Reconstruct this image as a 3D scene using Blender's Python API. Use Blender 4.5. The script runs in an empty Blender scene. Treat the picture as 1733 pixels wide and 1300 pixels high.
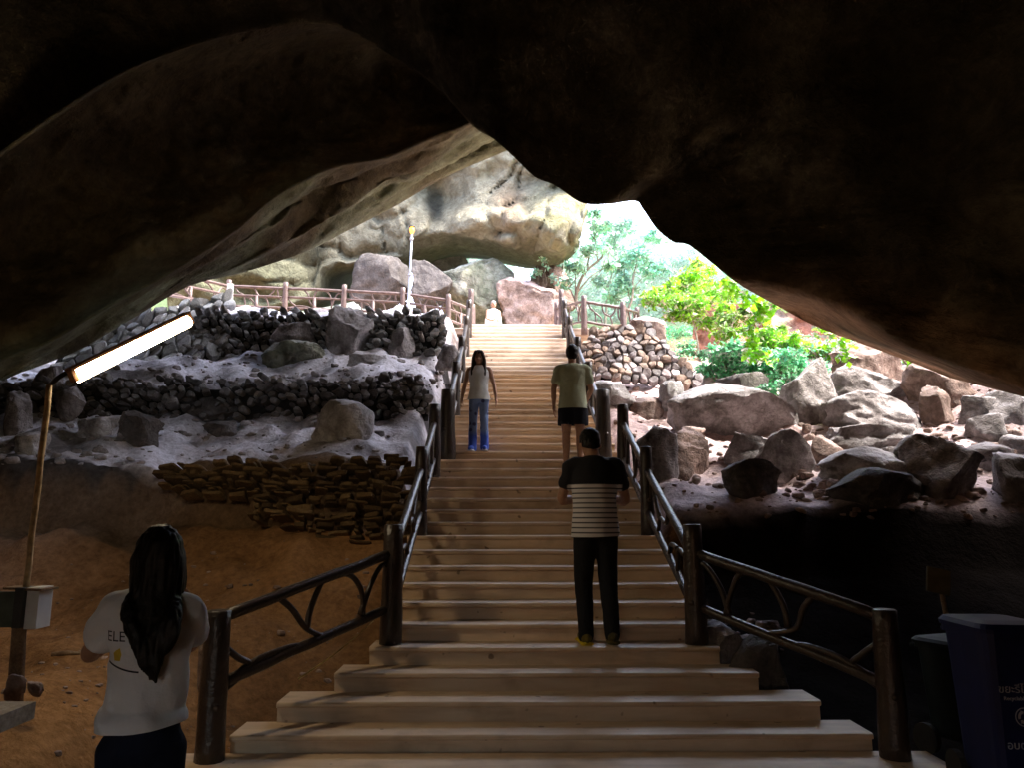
TUBE = 62.0
LEAFB, LEAFT, LEAFF = (.30,.58,.05), (.17,.50,.26), (.42,.72,.54)
SKY, SUN = 1.9, 9.0
import bpy, bmesh, math, random
import numpy as np
from mathutils import Vector, Matrix, noise as mn, Quaternion

random.seed(7)
S = bpy.context.scene
COL = S.collection
R = math.radians
TH = R(9.83)          # camera pitch
YAW = R(0.73)         # camera yaw to the right
CAM = Vector((-0.35, 0.0, 1.6))
CM = Matrix.Rotation(-YAW, 3, 'Z') @ Matrix.Rotation(math.pi/2 + TH, 3, 'X')

def ray(px, py):
    return (CM @ Vector(((px-866.5)/1300.0, (650-py)/1300.0, -1.0))).normalized()
def at(px, py, Y):
    d = ray(px, py)
    return CAM + d*(Y/d.y)

# ------------------------------------------------------------------ tagging
def tag(o, label=None, cat=None, group=None, kind=None):
    if label: o['label'] = label
    if cat: o['category'] = cat
    if group: o['group'] = group
    if kind: o['kind'] = kind
    return o
def empty(name, loc=(0, 0, 0), label=None, cat=None, group=None, rz=0.0):
    o = bpy.data.objects.new(name, None)
    o.empty_display_size = 0.1
    COL.objects.link(o)
    o.location = loc
    o.rotation_euler = (0, 0, rz)
    return tag(o, label, cat, group)
def link(name, me, mat=None, parent=None, smooth=True, local=False, sharp=0):
    o = bpy.data.objects.new(name, me)
    COL.objects.link(o)
    if mat is not None:
        if isinstance(mat, (list, tuple)):
            for m in mat: me.materials.append(m)
        else:
            me.materials.append(mat)
    if parent is not None:
        o.parent = parent
        if not local and parent.location.length > 0:
            # geometry was written in world space: move it into the parent's space
            mw = Matrix.Translation(parent.location) @ parent.rotation_euler.to_matrix().to_4x4()
            me.transform(mw.inverted())
    if smooth:
        me.polygons.foreach_set('use_smooth', [True]*len(me.polygons))
    me.update()
    if sharp: me.set_sharp_from_angle(angle=sharp)
    return o
def mesh_of(verts, faces):
    me = bpy.data.meshes.new('mesh')
    me.from_pydata([tuple(v) for v in verts], [], faces)
    me.update()
    return me
def recentre(o):
    """put the object's origin at the centre of its base, keeping the geometry in place"""
    me = o.data
    n = len(me.vertices)
    a = np.empty(n*3); me.vertices.foreach_get('co', a); a = a.reshape(-1, 3)
    c = Vector(((a[:, 0].min()+a[:, 0].max())/2, (a[:, 1].min()+a[:, 1].max())/2, a[:, 2].min()))
    me.transform(Matrix.Translation(-c)); o.location = o.location + c
    return o
def vcol(me, cols, name='tint'):
    """per-vertex colours, cols = (n,3) array"""
    at_ = me.color_attributes.new(name, 'FLOAT_COLOR', 'POINT')
    c = np.ones((len(me.vertices), 4), dtype=np.float32)
    c[:, :3] = np.asarray(cols, dtype=np.float32)
    at_.data.foreach_set('color', c.ravel())

class MB:
    """collects shapes for one mesh"""
    def __init__(s): s.v = []; s.f = []
    def add(s, vs, fs):
        b = len(s.v); s.v += [Vector(v) for v in vs]; s.f += [[i+b for i in f] for f in fs]
    def box(s, c, d, rot=None):
        c = Vector(c); hx, hy, hz = d[0]/2, d[1]/2, d[2]/2
        vs = [Vector((x*hx, y*hy, z*hz)) for x in (-1, 1) for y in (-1, 1) for z in (-1, 1)]
        if rot is not None: vs = [rot @ v for v in vs]
        s.add([c+v for v in vs], [[0, 1, 3, 2], [4, 6, 7, 5], [0, 4, 5, 1], [2, 3, 7, 6], [0, 2, 6, 4], [1, 5, 7, 3]])
    def tube(s, pts, r, n=8, caps=True, squash=1.0, knob=0.0, seed=0):
        pts = [Vector(p) for p in pts]
        rs = r if isinstance(r, (list, tuple)) else [r]*len(pts)
        rings = []
        up = Vector((0, 0, 1))
        t0 = (pts[1]-pts[0]).normalized()
        if abs(t0.dot(up)) > 0.95: up = Vector((0, 1, 0))
        nx = t0.cross(up).normalized()
        for i, p in enumerate(pts):
            t = (pts[min(i+1, len(pts)-1)]-pts[max(i-1, 0)]).normalized()
            nx = (nx - t*nx.dot(t)).normalized()
            ny = t.cross(nx)
            ring = []
            for k in range(n):
                a = 2*math.pi*k/n
                q = rs[i]
                if knob: q *= 1+knob*mn.noise(p*4.0+Vector((math.cos(a)*.8, math.sin(a)*.8, seed)))
                ring.append(p+nx*math.cos(a)*q+ny*math.sin(a)*q*squash)
            rings.append(ring)
        vs = [v for rg in rings for v in rg]
        fs = []
        for i in range(len(rings)-1):
            for k in range(n):
                k2 = (k+1) % n
                fs.append([i*n+k, i*n+k2, (i+1)*n+k2, (i+1)*n+k])
        if caps:
            fs.append(list(range(n))[::-1]); fs.append([(len(rings)-1)*n+k for k in range(n)])
        s.add(vs, fs)
    def build(s, name, mat, parent=None, smooth=True, **k):
        me = mesh_of(s.v, s.f)
        return link(name, me, mat, parent, smooth, **k)
def bezier(pts, n=10):
    """Catmull-Rom through the points"""
    pts = [Vector(p) for p in pts]
    P = [pts[0]*2-pts[1]]+pts+[pts[-1]*2-pts[-2]]
    out = []
    for i in range(1, len(P)-2):
        p0, p1, p2, p3 = P[i-1:i+3]
        for k in range(n):
            t = k/n
            out.append(.5*((2*p1)+(p2-p0)*t+(2*p0-5*p1+4*p2-p3)*t*t+(3*p1-p0-3*p2+p3)*t**3))
    out.append(pts[-1])
    return out
def fbm(p, o=4, lac=2.1, gain=.5):
    a = 1.0; s = 0.0
    p = Vector(p)
    for i in range(o):
        s += a*mn.noise(p); p = p*lac+Vector((3.1, 1.7, 9.2)); a *= gain
    return s
def ss(a, b, x):
    t = min(1.0, max(0.0, (x-a)/(b-a))); return t*t*(3-2*t)

# ------------------------------------------------------------------ materials
MATS = {}
def nodes(name):
    m = bpy.data.materials.new(name); m.use_nodes = True
    nt = m.node_tree
    return m, nt, nt.nodes['Principled BSDF']
def N(nt, t, **k):
    n = nt.nodes.new(t)
    for a, b in k.items(): setattr(n, a, b)
    return n
def ramp(nt, stops):
    r = N(nt, 'ShaderNodeValToRGB')
    e = r.color_ramp.elements
    while len(e) < len(stops): e.new(.5)
    for x, (p, c) in zip(e, stops):
        x.position = p; x.color = (*c, 1) if len(c) == 3 else c
    return r
def rock_mat(name, c0, c1, c2, scale=1.0, bump=.6, rough=.85, tint=False, spec=.3, streak=False, coord='Object', crack=2.5):
    """mottled stone or soil: three tones by noise, fine grain, bump; tint multiplies by the vertex colour"""
    m, nt, b = nodes(name)
    tc = N(nt, 'ShaderNodeTexCoord')
    mp = N(nt, 'ShaderNodeMapping'); mp.inputs['Scale'].default_value = (scale, scale, scale*(.25 if streak else 1))
    nt.links.new(tc.outputs[coord], mp.inputs['Vector'])
    n1 = N(nt, 'ShaderNodeTexNoise'); n1.inputs['Scale'].default_value = 1.3; n1.inputs['Detail'].default_value = 8; n1.inputs['Roughness'].default_value = .65
    n2 = N(nt, 'ShaderNodeTexNoise'); n2.inputs['Scale'].default_value = 9; n2.inputs['Detail'].default_value = 6; n2.inputs['Roughness'].default_value = .7
    n3 = N(nt, 'ShaderNodeTexVoronoi'); n3.feature = 'DISTANCE_TO_EDGE'; n3.inputs['Scale'].default_value = 3.2
    for n in (n1, n2): nt.links.new(mp.outputs[0], n.inputs['Vector'])
    wv = N(nt, 'ShaderNodeVectorMath', operation='ADD')
    sc = N(nt, 'ShaderNodeVectorMath', operation='SCALE'); sc.inputs['Scale'].default_value = .45
    nt.links.new(n1.outputs['Color'], sc.inputs[0]); nt.links.new(mp.outputs[0], wv.inputs[0]); nt.links.new(sc.outputs[0], wv.inputs[1])
    nt.links.new(wv.outputs[0], n3.inputs['Vector'])
    r1 = ramp(nt, [(.3, c0), (.5, c1), (.68, c2)])
    nt.links.new(n1.outputs['Fac'], r1.inputs['Fac'])
    mx = N(nt, 'ShaderNodeMixRGB', blend_type='MULTIPLY'); mx.inputs['Fac'].default_value = .75
    r2 = ramp(nt, [(.3, (.45, .43, .42)), (.62, (1.15, 1.15, 1.15))])
    nt.links.new(n2.outputs['Fac'], r2.inputs['Fac'])
    nt.links.new(r1.outputs[0], mx.inputs['Color1']); nt.links.new(r2.outputs[0], mx.inputs['Color2'])
    col = mx.outputs[0]
    if tint:
        vc = N(nt, 'ShaderNodeVertexColor', layer_name='tint')
        m2 = N(nt, 'ShaderNodeMixRGB', blend_type='MULTIPLY'); m2.inputs['Fac'].default_value = 1
        nt.links.new(col, m2.inputs['Color1']); nt.links.new(vc.outputs[0], m2.inputs['Color2']); col = m2.outputs[0]
    nt.links.new(col, b.inputs['Base Color'])
    b.inputs['Roughness'].default_value = rough
    b.inputs['Specular IOR Level'].default_value = spec
    ad = N(nt, 'ShaderNodeMath', operation='MULTIPLY_ADD'); ad.inputs[1].default_value = .5
    nt.links.new(n2.outputs['Fac'], ad.inputs[0]); nt.links.new(n1.outputs['Fac'], ad.inputs[2])
    cr = N(nt, 'ShaderNodeMath', operation='MINIMUM'); cr.inputs[1].default_value = .06
    nt.links.new(n3.outputs['Distance'], cr.inputs[0])
    ad2 = N(nt, 'ShaderNodeMath', operation='MULTIPLY_ADD'); ad2.inputs[1].default_value = crack
    nt.links.new(cr.outputs[0], ad2.inputs[0]); nt.links.new(ad.outputs[0], ad2.inputs[2])
    bp = N(nt, 'ShaderNodeBump'); bp.inputs['Strength'].default_value = bump; bp.inputs['Distance'].default_value = .12/scale
    nt.links.new(ad2.outputs[0], bp.inputs['Height']); nt.links.new(bp.outputs[0], b.inputs['Normal'])
    return m
def plain_mat(name, c, rough=.6, var=.25, scale=14, bump=.15, metal=0.0, spec=.4, dist=.01):
    m, nt, b = nodes(name)
    tc = N(nt, 'ShaderNodeTexCoord')
    n1 = N(nt, 'ShaderNodeTexNoise'); n1.inputs['Scale'].default_value = scale; n1.inputs['Detail'].default_value = 6
    nt.links.new(tc.outputs['Object'], n1.inputs['Vector'])
    lo = tuple(max(0, x*(1-var)) for x in c); hi = tuple(min(1, x*(1+var)) for x in c)
    r = ramp(nt, [(.3, lo), (.7, hi)])
    nt.links.new(n1.outputs['Fac'], r.inputs['Fac']); nt.links.new(r.outputs[0], b.inputs['Base Color'])
    b.inputs['Roughness'].default_value = rough; b.inputs['Metallic'].default_value = metal
    b.inputs['Specular IOR Level'].default_value = spec
    if bump:
        bp = N(nt, 'ShaderNodeBump'); bp.inputs['Strength'].default_value = bump; bp.inputs['Distance'].default_value = dist
        nt.links.new(n1.outputs['Fac'], bp.inputs['Height']); nt.links.new(bp.outputs[0], b.inputs['Normal'])
    return m
def emit_mat(name, c, strength):
    m, nt, b = nodes(name)
    b.inputs['Base Color'].default_value = (*c, 1)
    b.inputs['Emission Color'].default_value = (*c, 1); b.inputs['Emission Strength'].default_value = strength
    return m
# ------------------------------------------------------------------ terrain
def lerp_tab(tab, y):
    if y <= tab[0][0]: return tab[0][1]
    for (a, za), (b, zb) in zip(tab, tab[1:]):
        if y <= b: return za+(zb-za)*(y-a)/(b-a)
    return tab[-1][1]
LEFT = [(-50, 0), (6.1, 0), (7.2, .5), (8.5, 1.35), (8.85, 1.5), (9.05, 2.2), (9.6, 2.36), (11.4, 3.0), (11.55, 3.1), (11.75, 3.62),
        (12.3, 3.78), (14.1, 4.55), (14.3, 4.7), (14.6, 5.45), (16, 5.9), (19, 6.4), (22, 6.4), (30, 7.2), (45, 12), (80, 16), (300, 22)]
RIGHT = [(-50, 0), (6.3, 0), (7.0, .25), (8.3, 1.05), (8.75, 1.72), (9.1, 1.86), (10.5, 2.2), (13, 3.25), (15, 4.0), (17, 4.9), (20, 5.7),
         (24, 6.9), (30, 9.2), (45, 14), (80, 17), (300, 22)]
def step_y(k):
    if k <= 15: return 5.55+.31*(k-1)
    if k <= 33: return 10.35+.288*(k-16)
    return 15.5+.238*(k-34)
NSTEP = 44; RISE = .14
TOPZ = NSTEP*RISE
SLINE = [(-50, 0), (5.5, 0)]+[(step_y(k), k*RISE) for k in range(1, NSTEP+1)]+[(24, TOPZ), (28, 6.6), (45, 13), (80, 16), (300, 22)]
def H(x, y, detail=True):
    w = .28*mn.noise(Vector((x*.55, 3.3, 1.0)))+.10*mn.noise(Vector((x*1.9, 8.3, 2.0)))
    w *= ss(5, 8, y)*(1-ss(16, 20, y))
    zl = lerp_tab(LEFT, y+w)+.5*ss(1.9, 3.5, -x)*ss(3.0, 5.0, y)*(1-ss(6, 8, y))
    zr = lerp_tab(RIGHT, y+w*.8)
    # boulder slope climbs to the right
    zr += .16*max(0, x-3.2)*ss(8.6, 11, y)*(1-ss(16, 22, y))
    sgn = ss(-1.5, 1.5, x)
    z = zl*(1-sgn)+zr*sgn
    if detail:
        a = .05+.17*ss(8.8, 9.8, y)
        z += a*fbm((x*1.05, y*1.05, 5), 4)+.10*ss(9, 10, y)*(1-ss(17, 19, y))*abs(mn.noise(Vector((x*2.1, y*2.1, 4))))+.035*mn.noise(Vector((x*3.7, y*3.7, 1)))*ss(3, 6, y)+.02*mn.noise(Vector((x*9, y*9, 1)))*ss(6, 9, y)
    z += .16*fbm((x*2.2, y*2.2, 9), 4)*ss(3.6, 4.6, -x)*ss(7.6, 8.6, y)*(1-ss(9.2, 9.8, y))
    z += .11*fbm((x*1.7, y*1.4, 19), 4)*ss(1.9, 2.6, -x)*ss(5.4, 6.4, y)*(1-ss(8.6, 9.2, y))
    # under the stairs and the platform
    k = 1-ss(1.3, 1.62, abs(x)) if y < 17.5 else 1-ss(1.9, 2.6, abs(x))
    if 5.0 < y < 24:
        zs = lerp_tab(SLINE, y)-.34
        z = z*(1-k)+min(z, zs)*k
    if y < 6.2:                     # level floor in front of the stairs
        f = (1-ss(2.3, 3.0, abs(x)))*(1-ss(5.6, 6.2, y))
        z = z*(1-f)+(-.02)*f
    # walls of the sink hole, left and right, and behind the camera
    wl = -11.0+1.5*mn.noise(Vector((y*.2, 0, 7)))
    if x < wl: z += 10*ss(0, 7, wl-x)*ss(-30, -20, y) + .25*(wl-x)
    wr = 8.2+1.2*mn.noise(Vector((y*.25, 0, 17)))+3*ss(16, 30, y)
    if x > wr: z += 8*ss(0, 6, x-wr)*ss(-30, -20, y)+.2*(x-wr)
    return z
def hit(px, py, y0=3.0, y1=60.0):
    """where the line of sight through a pixel meets the ground"""
    d = ray(px, py); y = y0
    while y < y1:
        p = CAM+d*(y/d.y)
        if p.z < H(p.x, p.y): return p
        y += .04
    return CAM+d*(y1/d.y)
def axis(lo, hi, step, far):
    a = list(np.arange(lo, hi+1e-6, step)); s = step; v = hi
    while v < far: s *= 1.35; v += s; a.append(v)
    s = step; v = lo; b = []
    while v > -far: s *= 1.35; v -= s; b.append(v)
    return b[::-1]+a
XS = axis(-10, 9, .075, 260); YS = axis(3.0, 20, .075, 260)
def make_ground():
    vs = []; tint = []
    for y in YS:
        for x in XS:
            z = H(x, y)
            vs.append((x, y, z))
            n = mn.noise(Vector((x*.7, y*.7, 3)))*.5+.5
            n2 = mn.noise(Vector((x*.35+9, y*.35, 8)))*.5+.5
            soil = Vector((.44, .235, .10)); pale = Vector((.66, .65, .71)); pink = Vector((.62, .52, .53)); pit_shade = Vector((.010, .007, .005)); out = Vector((.33, .22, .15))
            edge = .5*(n-.5)
            if x < 0:
                c = soil.lerp(Vector((.17, .095, .048)), ss(.25, .75, n2)*.9)
                c = c.lerp(pale, ss(8.7, 9.2, y+edge))
                c = c.lerp(Vector((.33, .30, .31)), .4*ss(3.4, 6.5, -x)*ss(6.6, 8.0, y+edge*2)*(1-ss(8.7, 9.0, y)))
                # dark earth on the steep banks
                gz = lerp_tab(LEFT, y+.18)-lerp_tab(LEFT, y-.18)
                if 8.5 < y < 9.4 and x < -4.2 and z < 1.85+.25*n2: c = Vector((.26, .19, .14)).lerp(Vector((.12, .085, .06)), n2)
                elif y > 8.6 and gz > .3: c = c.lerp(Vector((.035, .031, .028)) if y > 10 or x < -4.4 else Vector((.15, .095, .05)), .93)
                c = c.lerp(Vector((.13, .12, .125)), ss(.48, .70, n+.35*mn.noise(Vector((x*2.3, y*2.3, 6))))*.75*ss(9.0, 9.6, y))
            else:
                c = soil.lerp(pit_shade, ss(1.25, 1.75, x))  # shade of the right pit painted into the soil as near-black
                c = c.lerp(pink, ss(8.62, 8.8, y+edge*.5))
                c = c.lerp(Vector((.44, .26, .21)), .55*n2*ss(9.8, 11.5, y))
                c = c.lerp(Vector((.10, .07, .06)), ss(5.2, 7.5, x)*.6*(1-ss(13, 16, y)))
            c = c.lerp(out, ss(15.5, 19, y))
            if y > 22: c = c.lerp(Vector((.10, .16, .07)), ss(22, 28, y))
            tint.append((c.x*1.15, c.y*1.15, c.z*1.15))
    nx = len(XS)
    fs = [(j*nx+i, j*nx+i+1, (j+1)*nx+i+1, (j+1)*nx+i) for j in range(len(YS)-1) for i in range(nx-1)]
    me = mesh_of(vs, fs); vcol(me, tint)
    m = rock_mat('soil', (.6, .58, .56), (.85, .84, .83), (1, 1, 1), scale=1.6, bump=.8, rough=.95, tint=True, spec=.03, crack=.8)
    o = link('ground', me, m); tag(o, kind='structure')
make_ground()

# ------------------------------------------------------------------ cave roof
def spline_cols(tab, n):
    """Catmull-Rom resampling of rows of numbers"""
    P = [np.array(t, float) for t in tab]; P = [2*P[0]-P[1]]+P+[2*P[-1]-P[-2]]
    out = []
    m = len(tab)-1
    for q in range(n):
        u = q/(n-1)*m; i = min(int(u), m-1); t = u-i
        p0, p1, p2, p3 = P[i:i+4]
        out.append(.5*((2*p1)+(p2-p0)*t+(2*p0-5*p1+4*p2-p3)*t*t+(3*p1-p0-3*p2+p3)*t**3))
    return out
def grid_mesh(rows):
    n = len(rows[0]); vs = [v for r in rows for v in r]
    fs = [(j*n+i, j*n+i+1, (j+1)*n+i+1, (j+1)*n+i) for j in range(len(rows)-1) for i in range(n-1)]
    return mesh_of(vs, fs)
def lumps(p, amp=.5):
    p = Vector(p)
    rd = lambda f, s: max(0, 1-abs(mn.noise(Vector((p.x*f+s, p.y*f*.8, p.z*f*1.5))))*4)**2
    a = fbm(p*.33, 3)*amp
    b = abs(mn.noise(p*.9+Vector((5, 5, 5))))*amp*.5
    return a-b+.13*amp*fbm(p*2.3, 4)+.22*amp*rd(.55, 3)*(.5+mn.noise(p*.5))+.10*amp*rd(1.5, 9)
NEAR = [(-1400, 1400, 2.2), (-900, 900, 2.8), (-300, 480, 4.2), (-100, 330, 4.8), (50, 220, 5.3), (200, 125, 5.8), (330, 75, 6.2), (450, 47, 6.6), (560, 42, 7), (650, 85, 7.8), (740, 150, 8.6), (800, 212, 9.4), (835, 234, 9.8), (868, 263, 10.0), (905, 298, 9.95), (940, 313, 9.93), (985, 342, 9.81), (1030, 344, 9.71), (1075, 339, 9.95), (1090, 355, 9.85), (1112, 386, 9.75), (1140, 408, 9.65), (1165, 413, 9.55), (1200, 440, 9.35), (1250, 480, 9.15), (1320, 520, 8.85), (1380, 552, 8.65), (1440, 575, 8.45), (1500, 597, 8.25), (1560, 620, 8.05), (1610, 640, 7.85), (1660, 650, 7.65), (1733, 668, 7.56), (1830, 700, 7.47), (2000, 800, 6.94), (2400, 1050, 6.0), (2800, 1700, 4.0)]
def make_near():
    cols = spline_cols(NEAR, 420)
    A = ray(880, 450)
    rows = []
    rim = [at(c[0], c[1], c[2]+1.2*ss(1230, 1330, c[0])*(1-ss(1640, 1900, c[0]))) for c in cols]
    for lip in ((0, -3, 7.5), (0, -.8, 4.2), (0, .15, 1.9), (0, .3, .95), (0, .25, .35), (0, .12, .09)):
        rows.append([p+Vector(lip)+Vector((0, .25, .2))*mn.noise(p*.8) for p in rim])
    rows.append(rim)
    M = 110
    for j in range(1, M+1):
        row = []
        for c, p in zip(cols, rim):
            d0 = (p-CAM); L = d0.length; d0.normalize()
            a0 = A.angle(d0); e = (d0-A*math.cos(a0)).normalized()
            s = (j/M)**1.25
            sx = e.dot(CM @ Vector((1, 0, 0)))
            amax = R(145+34*ss(-.75, -.1, sx))  # ceiling left open behind and left of the camera, added as fill light
            a = a0+(amax-a0)*s
            d = A*math.cos(a)+e*math.sin(a)
            over = 5.4+1.2*abs(e.x)
            dist = L+(over-L)*ss(a0, max(a0+.5, R(75)), a)-1.6*ss(1230, 1330, c[0])*(1-ss(1640, 1900, c[0]))*ss(0, .13, a-a0)*(1-ss(.5, 1.0, a-a0))
            q = CAM+d*dist
            f = ss(0, .12, a-a0)
            dist += (lumps(q, 1.0)-.1)*(.10+.9*f)*.8
            q = CAM+d*dist
            row.append(q)
        rows.append(row)
    me = grid_mesh(rows); T = []
    for j, row in enumerate(rows):
        for c, p in zip(cols, row):
            low = ss(1180, 1350, c[0])*(1-ss(1800, 2100, c[0]))*(1-ss(.8, 3.4, (p-at(c[0], c[1], c[2])).length))  # reflected light on the right underside, painted as a paler tint
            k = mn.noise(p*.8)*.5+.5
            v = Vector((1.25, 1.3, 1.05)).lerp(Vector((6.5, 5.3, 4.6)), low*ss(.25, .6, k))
            T.append(tuple(v*(1 if c[0] > 860 else .75)))  # left part painted darker to dull the light on its rim
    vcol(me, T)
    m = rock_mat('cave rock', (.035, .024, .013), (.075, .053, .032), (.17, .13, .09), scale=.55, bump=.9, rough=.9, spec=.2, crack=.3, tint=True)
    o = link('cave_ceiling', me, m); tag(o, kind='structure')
ALPHA = 160
DOME = [  # far edge, near edge, top (pixel x, pixel y, depth each)
    (-420, 900, 8.5, -420, 880, 7, -700, 760, 5), (-260, 770, 10, -260, 740, 8.5, -500, 560, 6), (-100, 690, 11, -100, 660, 9, -350, 420, 6), (0, 643, 11.5, 0, 612, 9.3, -250, 300, 6), (60, 622, 12, 60, 590, 9.6, -150, 220, 6.3),
    (130, 590, 12.5, 120, 558, 9.8, -50, 150, 6.6), (200, 550, 13, 190, 516, 10, 50, 90, 7), (280, 502, 13.3, 265, 476, 10.2, 150, 40, 7.2),
    (330, 480, 13.5, 310, 448, 10.4, 230, 10, 7.6), (400, 462, 13.8, 360, 415, 10.6, 310, 0, 8), (460, 445, 14, 410, 380, 10.8, 390, -10, 8.4),
    (510, 427, 14.2, 450, 345, 11, 430, -15, 8.5), (575, 395, 14.5, 500, 312, 11.2, 480, -20, 8.6), (660, 350, 14.7, 570, 280, 11.5, 560, -20, 8.8), (745, 300, 15, 650, 266, 11.8, 640, -10, 9),
    (830, 265, 15, 720, 236, 12, 720, 30, 9.4), (872, 248, 15, 800, 205, 12.2, 800, 100, 9.8), (930, 225, 14.8, 880, 170, 12.3, 880, 130, 10.2)]
def make_dome():
    cols = spline_cols(DOME, 330)
    rows = []
    far = [at(*c[:3]) for c in cols]
    for lip in ((0, -4.5, 9), (0, -1, 5.5), (0, .5, 2.6), (0, .9, 1.2), (0, .6, .45), (0, .25, .1)):
        rows.append([p+Vector(lip)+Vector((0, .3, .2))*mn.noise(p*.8) for p in far])
    for j in range(0, 33):           # the lit under-lip
        s = j/32; row = []
        for c in cols:
            a = at(*c[:3]); b = at(*c[3:6])
            p = a.lerp(b, s)
            f = math.sin(s*math.pi)**.6
            # folds running along the lip
            p += (p-CAM).normalized()*(.6*mn.noise(Vector((p.x*.5, p.y*1.6, p.z*1.8)))+.13*fbm(p*2.2, 4)+.10*max(0, 1-abs(mn.noise(Vector((p.x*.6, p.y*1.9, p.z*2.4))))*4)**2)*f
            p.z += .28*f*(mn.noise(Vector((p.x*.35, p.y*2.2, 4)))+.2)
            row.append(p)
        rows.append(row)
    M = 80
    for j in range(1, M+1):
        s = j/M; row = []
        for c in cols:
            px = c[3]+(c[6]-c[3])*s; py = c[4]+(c[7]-c[4])*s
            Y = c[5]+(c[8]-c[5])*s+2.2*math.sin(math.pi*min(1, s*1.05))**.8
            p = at(px, py, Y); d = (p-CAM).normalized()
            p += d*(lumps(p, 1.0))*ss(0, .15, s)*.8
            row.append(p)
        rows.append(row)
    me = grid_mesh(rows)
    n = len(rows[0]); tint = []
    for j in range(len(rows)):
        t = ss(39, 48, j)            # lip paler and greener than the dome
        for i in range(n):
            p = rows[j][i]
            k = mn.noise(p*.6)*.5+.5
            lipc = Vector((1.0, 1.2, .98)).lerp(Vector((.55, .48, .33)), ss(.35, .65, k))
            c = lipc.lerp(Vector((.86, .78, .56))*(1-.68*ss(58, 112, j)), t)  # dome shaded towards its top in the tint, against rim glow
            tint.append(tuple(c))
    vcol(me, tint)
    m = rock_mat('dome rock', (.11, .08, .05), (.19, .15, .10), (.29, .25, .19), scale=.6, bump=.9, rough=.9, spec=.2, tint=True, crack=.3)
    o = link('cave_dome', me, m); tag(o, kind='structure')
make_near(); make_dome()
def make_light_cap():
    """unseen sheet over the cave, added to close leaks and shade the stairs"""
    xs = np.linspace(-26, 26, 60); ys = np.linspace(-16, 11.5, 40)
    rows = []
    for q in np.linspace(0, 1, 40):
        rows.append([Vector((x, -16+q*(16+14.6-5.2*ss(5.2, 7.0, x)-2.5*ss(-4, -9, x)+.4*mn.noise(Vector((x*.5, 0, 0)))), 13.2-.012*x*x-2.5*ss(.6, 1, q)*ss(-1, 3, x)+1.2*mn.noise(Vector((x*.15, q*4, 2))))) for x in xs])
    o = link('light_blocking_cap', grid_mesh(rows), bpy.data.materials['dome rock']); tag(o, kind='structure')
make_light_cap()

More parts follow.
